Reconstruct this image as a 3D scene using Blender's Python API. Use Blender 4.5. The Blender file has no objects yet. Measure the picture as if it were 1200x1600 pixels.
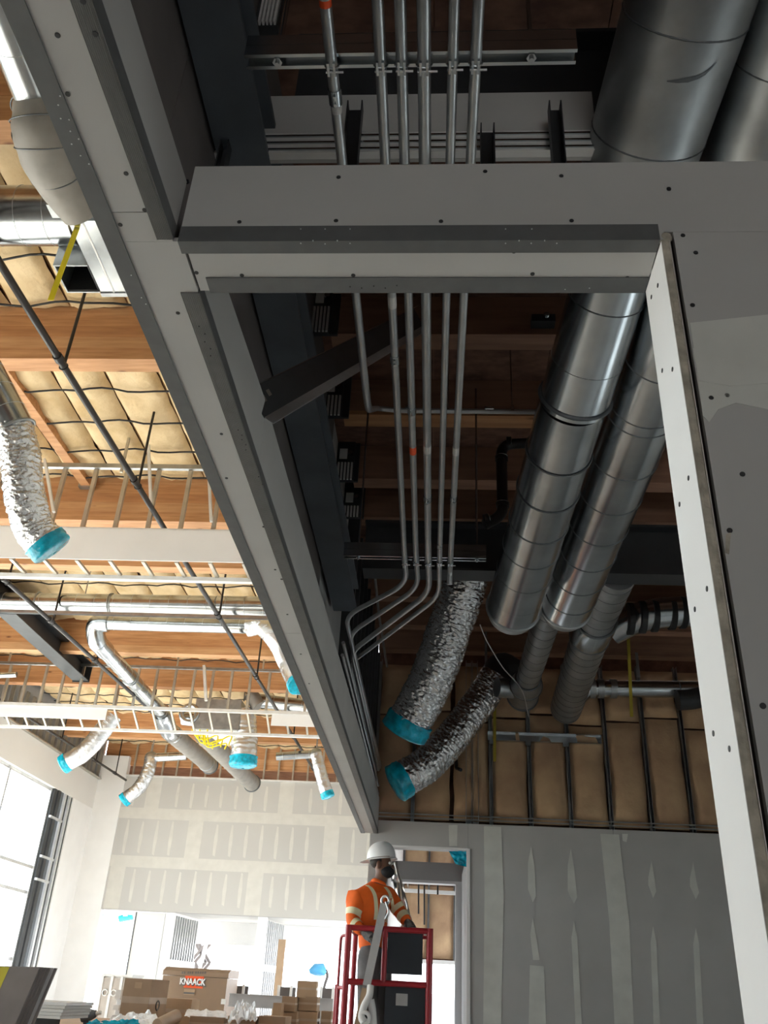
import bpy, math, random
from mathutils import Vector, Matrix, noise
random.seed(7)
S = bpy.context.scene
C = S.collection

# ---------------------------------------------------------------- camera
FPX, CX, CY, EYE = 1350.0, 600.0, 800.0, 1.62
_u = Vector((130, -2410, FPX)).normalized()
_d = Vector((76, 760, FPX)); _d = (_d - _u * _u.dot(_d)).normalized()
_r = _d.cross(_u)
if _r.x < 0: _r = -_r
M3 = Matrix((_r, _d, _u))                 # camera axes (right, down, ahead) -> world
EYEP = Vector((0, 0, EYE))
cam = bpy.data.objects.new('camera', bpy.data.cameras.new('camera')); C.objects.link(cam)
cam.data.sensor_width = 36; cam.data.lens = FPX / 1600 * 36; cam.data.clip_start = 0.02; cam.data.clip_end = 400
R = Matrix((M3.col[0], -M3.col[1], -M3.col[2])).transposed()
cam.matrix_world = Matrix.Translation(EYEP) @ R.to_4x4()
S.camera = cam

def at(x, y, X=None, Y=None, Z=None, z=None):
    """photo pixel -> world point on a plane of the room (or at a depth)"""
    v = M3 @ Vector(((x - CX) / FPX, (y - CY) / FPX, 1))
    t = X / v.x if X is not None else Y / v.y if Y is not None else (Z - EYE) / v.z if Z is not None else z
    return EYEP + v * t

# ---------------------------------------------------------------- light
w = bpy.data.worlds.new('sky'); S.world = w; w.use_nodes = True
bg = w.node_tree.nodes['Background']; bg.inputs[0].default_value = (0.86, 0.93, 1.0, 1); bg.inputs[1].default_value = 5.2
sun = bpy.data.objects.new('sun', bpy.data.lights.new('sun', 'SUN')); C.objects.link(sun)
sun.data.energy = 27; sun.data.angle = 0.02; sun.data.color = (1.0, 0.94, 0.86)
sun.rotation_euler = Vector((0.72, -0.12, -0.80)).to_track_quat('-Z', 'Y').to_euler()
def portal(loc, sx, sy, direction):
    l = bpy.data.lights.new('window_portal', 'AREA'); l.shape = 'RECTANGLE'; l.size = sx; l.size_y = sy
    l.cycles.is_portal = True
    o = bpy.data.objects.new('window_portal', l); C.objects.link(o); o.location = loc
    o.rotation_euler = Vector(direction).to_track_quat('-Z', 'Y').to_euler()
    return o
portal((-9.5, 11.8, 2.9), 19.2, 5.5, (1, 0, 0))
portal((2.4, -9.1, 1.3), 3.2, 2.6, (0, 1, 0))
portal((4.3, 4.6, 1.45), 2.4, 1.2, (-1, 0, 0))
S.view_settings.view_transform = 'Standard'; S.view_settings.look = 'None'
S.view_settings.gamma = 1; S.view_settings.use_curve_mapping = False
S.view_settings.exposure = 0.0
S.cycles.diffuse_bounces = 6
S.cycles.max_bounces = 10

# ---------------------------------------------------------------- materials
def mat(name, col, rough=0.7, metal=0.0, var=0.12, scale=6.0, bump=0.0, bscale=None, stretch=None, alpha=1.0, col2=None, trans=0.0, detail=4.0, spec=None, knots=False):
    m = bpy.data.materials.new(name); m.use_nodes = True
    nt = m.node_tree; b = nt.nodes['Principled BSDF']
    b.inputs['Roughness'].default_value = rough; b.inputs['Metallic'].default_value = metal
    if spec is not None: b.inputs['Specular IOR Level'].default_value = spec
    tc = nt.nodes.new('ShaderNodeTexCoord'); mp = nt.nodes.new('ShaderNodeMapping')
    nt.links.new(tc.outputs['Object'], mp.inputs[0])
    if stretch: mp.inputs['Scale'].default_value = stretch
    n = nt.nodes.new('ShaderNodeTexNoise'); n.inputs['Scale'].default_value = scale; n.inputs['Detail'].default_value = detail
    nt.links.new(mp.outputs[0], n.inputs['Vector'])
    mr = nt.nodes.new('ShaderNodeMapRange'); mr.inputs[1].default_value = 0.3; mr.inputs[2].default_value = 0.7
    nt.links.new(n.outputs[0], mr.inputs[0])
    mx = nt.nodes.new('ShaderNodeMix'); mx.data_type = 'RGBA'
    c2 = col2 or tuple(max(0, c * (1 - var)) for c in col); c1 = col if col2 else tuple(min(1, c * (1 + var * 0.6)) for c in col)
    mx.inputs[6].default_value = (*c1, 1); mx.inputs[7].default_value = (*c2, 1)
    nt.links.new(mr.outputs[0], mx.inputs[0]); nt.links.new(mx.outputs[2], b.inputs['Base Color'])
    if knots:                                         # dark knots in the timber
        m2 = nt.nodes.new('ShaderNodeMapping'); nt.links.new(tc.outputs['Object'], m2.inputs[0]); m2.inputs['Scale'].default_value = (1.6, 4.0, 4.0)
        vo = nt.nodes.new('ShaderNodeTexVoronoi'); vo.inputs['Scale'].default_value = 1.0; nt.links.new(m2.outputs[0], vo.inputs['Vector'])
        r2 = nt.nodes.new('ShaderNodeMapRange'); r2.inputs[1].default_value = 0.03; r2.inputs[2].default_value = 0.11; r2.inputs[3].default_value = 1; r2.inputs[4].default_value = 0
        nt.links.new(vo.outputs['Distance'], r2.inputs[0]); kx = nt.nodes.new('ShaderNodeMix'); kx.data_type = 'RGBA'; kx.inputs[7].default_value = (0.16, 0.055, 0.02, 1)
        nt.links.new(r2.outputs[0], kx.inputs[0]); nt.links.new(mx.outputs[2], kx.inputs[6]); nt.links.new(kx.outputs[2], b.inputs['Base Color'])
    if bump:
        bn = nt.nodes.new('ShaderNodeBump'); bn.inputs['Strength'].default_value = bump; bn.inputs['Distance'].default_value = 0.01
        n2 = nt.nodes.new('ShaderNodeTexNoise'); n2.inputs['Scale'].default_value = bscale or scale * 6; n2.inputs['Detail'].default_value = 3
        nt.links.new(mp.outputs[0], n2.inputs['Vector']); nt.links.new(n2.outputs[0], bn.inputs['Height'])
        nt.links.new(bn.outputs[0], b.inputs['Normal'])
    if trans:
        b.inputs['Transmission Weight'].default_value = trans
    if alpha < 1: b.inputs['Alpha'].default_value = alpha
    return m
GREY = mat('grey_board_paper', (0.47, 0.47, 0.462), 0.85, var=0.06, scale=3)
GREYD = mat('grey_board_paper_back', (0.30, 0.30, 0.30), 0.9, var=0.1, scale=3)
WHITE = mat('white_board', (0.80, 0.80, 0.80), 0.8, var=0.04, scale=2)
PALE = mat('pale_board', (0.70, 0.69, 0.67), 0.85, var=0.05, scale=0.6)
FARB = mat('far_board_paper', (0.495, 0.485, 0.465), 0.85, var=0.06, scale=0.5)
COMP = mat('joint_compound', (0.585, 0.57, 0.53), 0.85, var=0.06, scale=4)
COMPG = mat('joint_compound_grey', (0.66, 0.67, 0.63), 0.85, var=0.12, scale=5)
BEAD = mat('bead_metal', (0.115, 0.12, 0.122), 0.6, 0.1, var=0.1, scale=20)
BEADL = mat('ribbed_bead', (0.19, 0.19, 0.187), 0.55, 0.1, var=0.1, scale=20)
CORE = mat('gypsum_core', (0.50, 0.46, 0.38), 0.95, var=0.35, scale=25, bump=0.6, bscale=60)
BLACK = mat('black', (0.012, 0.012, 0.013), 0.6)
SCREW = mat('screw_black', (0.02, 0.02, 0.022), 0.5)
GALV = mat('galvanised', (0.54, 0.575, 0.60), 0.21, 1.0, var=0.2, scale=5, bump=0.05, bscale=5)
GALVD = mat('galvanised_dull', (0.42, 0.44, 0.45), 0.42, 1.0, var=0.2, scale=8)
SEAM = mat('duct_seam', (0.16, 0.17, 0.18), 0.5, 0.8)
SEAML = mat('duct_ridge', (0.55, 0.57, 0.58), 0.35, 1.0)
STUD = mat('stud_galvanised', (0.50, 0.47, 0.41), 0.42, 0.75, var=0.15, scale=6)
TRACK = mat('track_bright', (0.74, 0.74, 0.73), 0.5, 0.4, var=0.08, scale=8)
EMT = mat('conduit_steel', (0.50, 0.52, 0.53), 0.36, 0.9, var=0.12, scale=14)
FOIL = mat('duct_foil', (0.76, 0.77, 0.785), 0.17, 1.0, var=0.08, scale=12, bump=0.8, bscale=55)
LITEDGE = mat('lit_edge_silver', (0.72, 0.72, 0.73), 0.3, 1.0, var=0.1, scale=12, bump=0.3, bscale=30)
VINYL = mat('grey_duct_wrap', (0.27, 0.25, 0.225), 0.6, 0.1, var=0.15, scale=6, bump=0.2, bscale=14)
CYAN = mat('blue_film', (0.0, 0.42, 0.60), 0.22, 0.0, var=0.5, scale=14, bump=0.7, bscale=30)
WOOD = mat('glulam_wood', (0.60, 0.32, 0.15), 0.62, var=0.0, scale=3.2, stretch=(0.6, 6, 7), col2=(0.40, 0.185, 0.075), detail=6, bump=0.08, knots=True)
WOOD2 = mat('glulam_wood_red', (0.54, 0.27, 0.12), 0.62, var=0.0, scale=2.6, stretch=(0.6, 7, 6), col2=(0.36, 0.16, 0.065), detail=6, bump=0.08, knots=True)
WOOD3 = mat('glulam_wood_light', (0.62, 0.36, 0.18), 0.62, var=0.0, scale=3.0, stretch=(0.5, 6, 7), col2=(0.44, 0.215, 0.095), detail=6, bump=0.08, knots=True)
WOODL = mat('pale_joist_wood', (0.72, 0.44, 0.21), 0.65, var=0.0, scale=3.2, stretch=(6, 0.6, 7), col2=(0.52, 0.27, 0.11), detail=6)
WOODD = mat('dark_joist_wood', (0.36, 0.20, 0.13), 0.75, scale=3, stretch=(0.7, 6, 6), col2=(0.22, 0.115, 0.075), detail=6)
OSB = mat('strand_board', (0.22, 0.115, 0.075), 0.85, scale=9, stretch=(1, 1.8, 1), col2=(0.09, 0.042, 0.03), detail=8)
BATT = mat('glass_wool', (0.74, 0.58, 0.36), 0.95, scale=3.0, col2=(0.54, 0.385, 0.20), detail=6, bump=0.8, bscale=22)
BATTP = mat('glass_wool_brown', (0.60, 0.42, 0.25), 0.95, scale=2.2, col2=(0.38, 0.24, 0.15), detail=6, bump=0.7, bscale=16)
STEEL = mat('slate_steel', (0.115, 0.13, 0.15), 0.55, 0.2, var=0.2, scale=4)
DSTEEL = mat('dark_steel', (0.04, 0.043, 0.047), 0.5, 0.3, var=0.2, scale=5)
PIPE = mat('black_pipe', (0.022, 0.019, 0.018), 0.4, 0.1, var=0.2, scale=12)
YEL = mat('yellow_strap', (0.95, 0.78, 0.02), 0.5)
RED = mat('red_paint', (0.36, 0.018, 0.03), 0.35, 0.0, var=0.12, scale=9)
CONC = mat('concrete', (0.58, 0.565, 0.54), 0.8, var=0.12, scale=0.9, detail=6)
ASPH = mat('pale_paving', (0.62, 0.61, 0.59), 0.9, var=0.1, scale=0.5)
CARD = mat('cardboard', (0.31, 0.21, 0.135), 0.85, var=0.08, scale=6)
CARD2 = mat('cardboard_pale', (0.40, 0.275, 0.175), 0.85, var=0.08, scale=6)
TAPE = mat('packing_tape', (0.40, 0.30, 0.22), 0.3)
TANB = mat('tan_steel_box', (0.25, 0.165, 0.105), 0.5, var=0.06)
PAPER = mat('paper', (0.82, 0.82, 0.84), 0.8, var=0.05)
PLAS = mat('clear_sheet', (0.85, 0.88, 0.92), 0.15, var=0.1, bump=0.6, bscale=20)
ORNG = mat('orange_cloth', (0.95, 0.16, 0.015), 0.75, var=0.15, scale=9, bump=0.3, bscale=14)
REFL = mat('reflective_band', (0.95, 0.90, 0.62), 0.5)
TROU = mat('grey_trousers', (0.20, 0.20, 0.205), 0.9, var=0.3, scale=10, bump=0.4, bscale=14)
SKIN = mat('skin', (0.16, 0.075, 0.045), 0.55, var=0.1)
HAIR = mat('hair', (0.015, 0.011, 0.01), 0.6)
MASKM = mat('black_mask', (0.012, 0.012, 0.015), 0.8)
HATM = mat('hard_hat', (0.80, 0.82, 0.84), 0.3, var=0.03)
GLOVE = mat('grey_glove', (0.16, 0.16, 0.165), 0.8, var=0.4, scale=30)
NAVY = mat('navy_panel', (0.022, 0.03, 0.042), 0.4, var=0.25, scale=4)
LGREY = mat('light_grey_metal', (0.52, 0.52, 0.53), 0.45, 0.3, var=0.1)
ALU = mat('aluminium', (0.68, 0.69, 0.70), 0.35, 0.7)
ORED = mat('orange_red_print', (0.85, 0.10, 0.02), 0.6)
STACK = mat('stack_board', (0.20, 0.18, 0.175), 0.75, var=0.15, scale=5)
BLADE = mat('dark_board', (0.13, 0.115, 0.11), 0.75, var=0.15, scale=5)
GRIB = mat('ribbed_grey', (0.36, 0.37, 0.375), 0.7, var=0.06)
def glass():
    m = bpy.data.materials.new('window_glass'); m.use_nodes = True; nt = m.node_tree
    nt.nodes.remove(nt.nodes['Principled BSDF'])
    t = nt.nodes.new('ShaderNodeBsdfTransparent'); t.inputs[0].default_value = (0.95, 0.97, 0.96, 1)
    g = nt.nodes.new('ShaderNodeBsdfGlossy'); g.inputs['Roughness'].default_value = 0.02
    mx = nt.nodes.new('ShaderNodeMixShader'); mx.inputs[0].default_value = 0.06
    nt.links.new(t.outputs[0], mx.inputs[1]); nt.links.new(g.outputs[0], mx.inputs[2])
    nt.links.new(mx.outputs[0], nt.nodes['Material Output'].inputs[0])
    return m
GLASS = glass()

# ---------------------------------------------------------------- helpers
ORIG = {}
def vec(p): return p if isinstance(p, Vector) else Vector(p)
def link(o, parent=None, origin=None):
    C.objects.link(o)
    if parent is not None:
        o.parent = parent
        base = ORIG[parent.name]
        org = vec(origin) if origin is not None else base
        o.location = org - base
    else:
        org = vec(origin) if origin is not None else Vector((0, 0, 0)); o.location = org
    ORIG[o.name] = org
    return o
def tag(o, label=None, cat=None, group=None, kind=None):
    if label: o['label'] = label
    if cat: o['category'] = cat
    if group: o['group'] = group
    if kind: o['kind'] = kind
    return o
def thing(name, label, cat, loc, group=None, kind=None):
    o = link(bpy.data.objects.new(name, None), None, loc); o.empty_display_size = 0.05
    return tag(o, label, cat, group, kind)
def struct(name, loc=(0, 0, 0)):
    return tag(link(bpy.data.objects.new(name, None), None, loc), kind='structure')

def frame(d, up=(0, 0, 1)):
    d = vec(d).normalized(); up = vec(up)
    if abs(d.dot(up)) > 0.98: up = Vector((0, 1, 0)) if abs(d.y) < 0.9 else Vector((1, 0, 0))
    s = d.cross(up).normalized(); u = s.cross(d).normalized()
    return d, s, u
class MB:
    def __init__(self): self.v = []; self.f = []; self.sm = []
    def add(self, vs, fs, smooth=False):
        n = len(self.v); self.v += [tuple(v) for v in vs]; self.f += [tuple(i + n for i in f) for f in fs]; self.sm += [smooth] * len(fs)
        return self
    def box(self, lo, hi):
        x0, y0, z0 = [min(a, b) for a, b in zip(lo, hi)]; x1, y1, z1 = [max(a, b) for a, b in zip(lo, hi)]
        return self.add([(x0, y0, z0), (x1, y0, z0), (x1, y1, z0), (x0, y1, z0), (x0, y0, z1), (x1, y0, z1), (x1, y1, z1), (x0, y1, z1)],
                        [(0, 3, 2, 1), (4, 5, 6, 7), (0, 1, 5, 4), (1, 2, 6, 5), (2, 3, 7, 6), (3, 0, 4, 7)])
    def prism(self, prof, p, q, up=(0, 0, 1), caps=True):
        """closed 2-D profile (side, up) swept from p to q"""
        p, q = vec(p), vec(q); d, s, u = frame(q - p, up); n = len(prof)
        vs = [p + s * a + u * b for a, b in prof] + [q + s * a + u * b for a, b in prof]
        fs = [(i, (i + 1) % n, n + (i + 1) % n, n + i) for i in range(n)]
        if caps: fs += [tuple(range(n))[::-1], tuple(range(n, 2 * n))]
        return self.add(vs, fs)
    def bar(self, p, q, w, h, up=(0, 0, 1)):
        a, b = w / 2, h / 2
        return self.prism([(-a, -b), (a, -b), (a, b), (-a, b)], p, q, up)
    def chan(self, p, q, w, h, t=0.004, up=(0, 0, 1), lip=0.0):
        """open C channel: web w wide, flanges h high, opening towards +up"""
        a = w / 2
        pr = [(-a, 0), (a, 0), (a, h), (a - t, h), (a - t, t), (-a + t, t), (-a + t, h), (-a, h)]
        if lip: pr = [(-a, 0), (a, 0), (a, h), (a - lip, h), (a - lip, h - t), (a - t, h - t), (a - t, t), (-a + t, t), (-a + t, h - t), (-a + lip, h - t), (-a + lip, h), (-a, h)]
        return self.prism(pr, p, q, up)
    def poly(self, pts, n, t):
        """flat polygon with thickness t along n"""
        pts = [vec(p) for p in pts]; n = vec(n).normalized() * t; k = len(pts)
        fs = [tuple(range(k)), tuple(range(k, 2 * k))[::-1]] + [(i, k + i, k + (i + 1) % k, (i + 1) % k) for i in range(k)]
        return self.add(pts + [p + n for p in pts], fs)
    def tube(self, pts, r, seg=16, caps=True, rf=None, smooth=True):
        pts = [vec(p) for p in pts]; n = len(pts); rs = r if isinstance(r, (list, tuple)) else [r] * n
        vs = []; prev = None
        for i, p in enumerate(pts):
            d = (pts[min(i + 1, n - 1)] - pts[max(i - 1, 0)]).normalized()
            if prev is None: d, s, u = frame(d)
            else:
                s = prev - d * prev.dot(d); s.normalize(); u = s.cross(d)
            prev = s
            for k in range(seg):
                a = 2 * math.pi * k / seg; rr = rs[i] * (rf(i, k, a) if rf else 1)
                vs.append(p + (s * math.cos(a) + u * math.sin(a)) * rr)
        fs = [(i * seg + k, i * seg + (k + 1) % seg, (i + 1) * seg + (k + 1) % seg, (i + 1) * seg + k) for i in range(n - 1) for k in range(seg)]
        self.add(vs, fs, smooth)
        if caps:
            self.add([vs[k] for k in range(seg)], [tuple(range(seg))[::-1]]); self.add([vs[(n - 1) * seg + k] for k in range(seg)], [tuple(range(seg))])
        return self
    def ring(self, c, axis, Rr, r, seg=28, sec=4):
        c = vec(c); d, s, u = frame(axis); vs = []; fs = []
        for i in range(seg):
            a = 2 * math.pi * i / seg; e = s * math.cos(a) + u * math.sin(a)
            for j in range(sec):
                b = 2 * math.pi * j / sec; vs.append(c + e * (Rr + r * math.cos(b)) + d * r * math.sin(b))
        for i in range(seg):
            for j in range(sec): fs.append((i * sec + j, ((i + 1) % seg) * sec + j, ((i + 1) % seg) * sec + (j + 1) % sec, i * sec + (j + 1) % sec))
        return self.add(vs, fs, True)
    def ball(self, c, r, seg=12, rings=8, sc=(1, 1, 1)):
        c = vec(c); vs = [c + Vector((0, 0, r * sc[2]))]; fs = []
        for i in range(1, rings):
            t = math.pi * i / rings
            for k in range(seg):
                a = 2 * math.pi * k / seg; vs.append(c + Vector((r * sc[0] * math.sin(t) * math.cos(a), r * sc[1] * math.sin(t) * math.sin(a), r * sc[2] * math.cos(t))))
        vs.append(c - Vector((0, 0, r * sc[2]))); last = len(vs) - 1
        for k in range(seg):
            fs.append((0, 1 + k, 1 + (k + 1) % seg)); fs.append((last, last - seg + (k + 1) % seg, last - seg + k))
        for i in range(rings - 2):
            for k in range(seg): fs.append((1 + i * seg + k, 1 + (i + 1) * seg + k, 1 + (i + 1) * seg + (k + 1) % seg, 1 + i * seg + (k + 1) % seg))
        return self.add(vs, fs, True)
    def grid(self, fn, nu, nv, smooth=True):
        vs = [fn(i / nu, j / nv) for i in range(nu + 1) for j in range(nv + 1)]
        fs = [(i * (nv + 1) + j, (i + 1) * (nv + 1) + j, (i + 1) * (nv + 1) + j + 1, i * (nv + 1) + j + 1) for i in range(nu) for j in range(nv)]
        return self.add(vs, fs, smooth)
    def mesh(self, name, m, origin):
        me = bpy.data.meshes.new(name); o = vec(origin)
        me.from_pydata([tuple(Vector(v) - o) for v in self.v], [], self.f); me.polygons.foreach_set('use_smooth', self.sm)
        ms = m if isinstance(m, list) else [m]
        for x in ms: me.materials.append(x)
        me.validate(); me.update(); return me
    def build(self, name, m, parent=None, origin=None):
        org = vec(origin) if origin is not None else (ORIG[parent.name] if parent is not None else (sum((Vector(v) for v in self.v), Vector()) / max(1, len(self.v))))
        o = bpy.data.objects.new(name, self.mesh(name, m, org))
        return link(o, parent, org)
def B(lo, hi): return MB().box(lo, hi)
def inst(name, me, parent, loc, rot=None):
    o = link(bpy.data.objects.new(name, me), parent, loc)
    if rot is not None: o.rotation_euler = rot
    return o
_screw = MB().tube([(0, 0, -0.004), (0, 0, 0.0012)], [0.0056, 0.0050], 10).mesh('screw', SCREW, (0, 0, 0))
def screw(parent, p, n):
    o = inst('screw', _screw, parent, p, Vector(n).to_track_quat('Z', 'Y').to_euler()); return o
def bez(a, b, c, d, n=16):
    a, b, c, d = map(vec, (a, b, c, d)); out = []
    for i in range(n + 1):
        t = i / n; out.append(a * (1 - t) ** 3 + b * 3 * t * (1 - t) ** 2 + c * 3 * t * t * (1 - t) + d * t ** 3)
    return out
def spline(pts, n=8):
    """Catmull-Rom through the points"""
    P = [vec(p) for p in pts]; P = [P[0] * 2 - P[1]] + P + [P[-1] * 2 - P[-2]]; out = []
    for i in range(1, len(P) - 2):
        for k in range(n):
            t = k / n; a, b, c, d = P[i - 1], P[i], P[i + 1], P[i + 2]
            out.append(0.5 * ((2 * b) + (c - a) * t + (2 * a - 5 * b + 4 * c - d) * t * t + (3 * b - a - 3 * c + d) * t ** 3))
    out.append(P[-2].copy()); return out
def resample(pts, step):
    out = [pts[0].copy()]; acc = 0
    for a, b in zip(pts, pts[1:]):
        L = (b - a).length
        while acc + L >= step:
            t = (step - acc) / L; a = a.lerp(b, t); L = (b - a).length; out.append(a.copy()); acc = 0
        acc += L
    if (out[-1] - pts[-1]).length > step * 0.3: out.append(pts[-1].copy())
    return out
def fillet(pts, r, n=6):
    P = [vec(p) for p in pts]; out = [P[0]]
    for a, b, c in zip(P, P[1:], P[2:]):
        d1 = (a - b); d2 = (c - b); k = min(r, d1.length * 0.48, d2.length * 0.48)
        p, q = b + d1.normalized() * k, b + d2.normalized() * k
        for i in range(n + 1):
            t = i / n; out.append(p * (1 - t) ** 2 + b * 2 * t * (1 - t) + q * t * t)
    out.append(P[-1]); return out
_ringcache = {}
def ring_at(name, parent, p, axis, Rr, r, m):
    key = (round(Rr, 4), round(r, 4), m.name)
    if key not in _ringcache: _ringcache[key] = MB().ring((0, 0, 0), (0, 0, 1), Rr, r, 32, 4).mesh('seam_ring', m, (0, 0, 0))
    return inst(name, _ringcache[key], parent, p, vec(axis).to_track_quat('Z', 'Y').to_euler())
def round_duct(t, pts, r, step=0.3, m=None, seam=None, sr=0.004, seg=40, phase=0.5, name='shell', rfun=None, caps=True):
    """straight run(s) of spiral duct with its seam rings, added to thing t"""
    pts = [vec(p) for p in pts]; m = m or GALV
    o = MB().tube(pts, r, seg, caps).build(name, m, t)
    L = sum((b - a).length for a, b in zip(pts, pts[1:])); k = 0; s = step * phase
    rr = r if not isinstance(r, (list, tuple)) else r[0]
    while s < L:
        acc = 0
        for a, b in zip(pts, pts[1:]):
            l = (b - a).length
            if acc + l >= s: p = a.lerp(b, (s - acc) / l); ax = b - a; break
            acc += l
        ring_at('seam_ring', t, p, ax, rr, sr, seam or SEAM); s += step; k += 1
    return o
def flex_duct(t, pts, r, m=None, cap=True, seed=0, amp=0.05, step=0.011, seg=44, cap_len=0.10, fine=0.6, pitch=0.05):
    """crinkled foil duct along pts; its film cap at the last point"""
    path = resample(spline(pts, 12), step); n = len(path)
    so = Vector((seed * 7.3, seed * 1.7, seed * 3.1))
    def rf(i, k, a):
        s = i * step; q = Vector((math.cos(a) * 1.3, math.sin(a) * 1.3, s / r * 0.9)) + so
        e = noise.noise(q * 1.2) * 0.07
        c = abs(noise.noise(Vector((math.cos(a) * 1.6, math.sin(a) * 1.6, s / pitch * 0.8)) + so))
        c2 = abs(noise.noise(Vector((math.cos(a) * 4.5, math.sin(a) * 4.5, s / pitch * 1.5)) + so * 2))
        rib = 0.5 + 0.5 * math.sin(2 * math.pi * s / pitch + noise.noise(q * 0.9) * 5)
        c3 = noise.noise(Vector((math.cos(a) * 9 + s * 14, math.sin(a) * 9, s / pitch * 2.3)) + so * 3)
        return 1 + e * 0.7 - amp * (0.95 * c + 1.0 * c2 + fine * abs(noise.noise(Vector((math.cos(a) * 5 + s * 9, math.sin(a) * 5, s / 0.017)) + so * 5))) + amp * 0.42 * c3 + amp * 0.26 * rib
    MB().tube(path, r, seg, False, rf).build('foil_sleeve', m or FOIL, t)
    if cap:
        d = (path[-1] - path[-3]).normalized(); e = path[-1]
        cp = [e - d * (cap_len * 0.55) + d * (cap_len * 1.05) * (i / 12) for i in range(13)]
        def rf2(i, k, a):
            q = Vector((math.cos(a) * 3, math.sin(a) * 3, i * 0.25)) + so
            edge = 0.10 * noise.noise(q * 0.8) if i == 0 else 0
            return 1.04 + 0.06 * noise.noise(q * 1.5) + edge
        rs = [r] * 10 + [r * 0.9, r * 0.62, r * 0.1]
        MB().tube(cp, rs, 36, False, rf2).build('film_cap', CYAN, t)
    return path
def elbow_path(a, b, c, r, n=8): return fillet([a, b, c], r, n)
# ================================================================ SETTING
fl = struct('floor'); B((-11, -9, -0.2), (5, 30, 0)).build('slab', CONC, fl)
gr = struct('ground_outside'); B((-70, -60, -0.45), (60, 90, -0.25)).build('paving', ASPH, gr)

# --- left window wall (X = -9.3)
XL = -9.3
wl = struct('wall_left', (XL, 10, 0))
B((XL - 0.35, -9, 5.68), (XL, 24.2, 6.45)).build('header_board', PALE, wl)
B((XL - 0.35, -9, 6.45), (XL - 0.05, 24.2, 8.3)).build('upper_board', GREYD, wl)
B((XL - 0.35, -9, -0.1), (XL, 24.2, 0.12)).build('sill_curb', PALE, wl)
B((XL - 0.35, 22.55, 0.12), (XL, 24.2, 5.68)).build('end_pier', WHITE, wl)
B((XL - 0.35, -9, 0.12), (XL, 2.25, 5.68)).build('near_light_block', PALE, wl)  # solid stretch out of view, added to cut the light near the camera
for i in range(46):                                  # rafter-like metal studs above the window header
    y = 7.5 + i * 0.36
    MB().chan((XL + 0.02, y, 6.47), (XL + 0.02, y, 7.25), 0.09, 0.05, up=(1, 0, 0)).build('stud', STUD, wl)
MB().bar((XL + 0.03, 7, 6.47), (XL + 0.03, 24, 6.47), 0.1, 0.03).build('track', STUD, wl)
wn = struct('window_1', (XL, 10, 0.12))
ys = [2.25 + i * 2.3875 for i in range(9)]
for y in ys: B((XL - 0.22, y - 0.04, 0.12), (XL - 0.08, y + 0.04, 5.68)).build('mullion', ALU, wn)
for zz in (0.14, 1.95, 3.32, 3.86, 5.64):
    for a, b in zip(ys, ys[1:]): B((XL - 0.19, a + 0.04, zz - 0.035), (XL - 0.10, b - 0.04, zz + 0.035)).build('transom', ALU, wn)
for a, b in zip(ys, ys[1:]): B((XL - 0.155, a, 0.15), (XL - 0.147, b, 5.64)).build('pane', GLASS, wn)
# dark ribbed framing at the far end of the window
wf = thing('window_frame_bundle', 'dark vertical metal framing strips at the far corner of the left window wall', 'framing', (XL, 22, 0.12))
for i, (y, wd, m) in enumerate([(21.45, 0.16, DSTEEL), (21.66, 0.16, DSTEEL), (21.88, 0.13, STEEL), (22.06, 0.10, ALU), (22.2, 0.09, DSTEEL), (22.36, 0.10, ALU), (22.5, 0.06, DSTEEL)]):
    B((XL - 0.12 + 0.01 * (i % 2), y - wd / 2, 0.12), (XL - 0.02 + 0.02 * (i % 2), y + wd / 2, 5.68)).build('strip', m, wf)
for z in (5.0, 4.1, 3.6, 1.5):
    B((XL - 0.02, 21.35, z), (XL + 0.03, 22.1, z + 0.05)).build('clip', ALU, wf)

# --- far hall wall (Y = 24): board skin over openings
YF = 24.0
wfar = struct('wall_far', (-5, YF, 0)); ZT = 6.62; ZB = 3.23
XR = -0.72
rows = [ZB, 4.40, 5.62, ZT]
for i, (z0, z1) in enumerate(zip(rows, rows[1:])):       # 12 ft sheets laid in courses
    x = XL + [1.0, 2.9, 1.6][i]; cuts = [XL + 0.75]
    while x < XR: cuts.append(x); x += 3.66
    cuts.append(XR)
    for a, b in zip(cuts, cuts[1:]):
        if b - a > 0.1: B((a + 0.004, YF, z0 + 0.004), (b - 0.004, YF + 0.016, z1 - 0.004)).build('board', FARB, wfar)
    for cx in cuts[1:-1]:
        B((cx - 0.20, YF - 0.004, z0 + 0.02), (cx + 0.20, YF + 0.002, z1 - 0.02)).build('joint_compound', COMP, wfar)
    k = XL + 1.05
    while k < XR - 0.2:
        if min(abs(k - c) for c in cuts) > 0.3:
            o = random.uniform(-.05, .05); a = z0 + 0.16 + abs(o); b = z1 - 0.16 - abs(o)
            MB().poly([(k - 0.02, YF, b), (k + 0.025, YF, b - 0.02), (k + 0.05, YF, (a + b) / 2), (k + 0.035, YF, a), (k - 0.03, YF, a + 0.03), (k - 0.05, YF, (a + b) / 2)][::-1], (0, -1, 0), 0.004).build('joint_compound', COMP, wfar)
        k += 0.406
for z in rows[1:-1]:
    B((XL + 0.75, YF - 0.005, z - 0.14), (XR, YF + 0.001, z + 0.14)).build('joint_compound', COMP, wfar)
B((XL + 0.75, YF + 0.017, ZB), (XR, YF + 0.15, ZB + 0.02)).build('bottom_track', GREYD, wfar)
B((XL, YF - 0.03, 0), (XL + 0.75, YF + 0.2, ZT + 0.5)).build('corner_board', WHITE, wfar)
B((XL + 0.75, YF - 0.05, ZT - 0.04), (XR, YF + 0.12, ZT)).build('top_track', TRACK, wfar)
k = XL + 0.9
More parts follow.
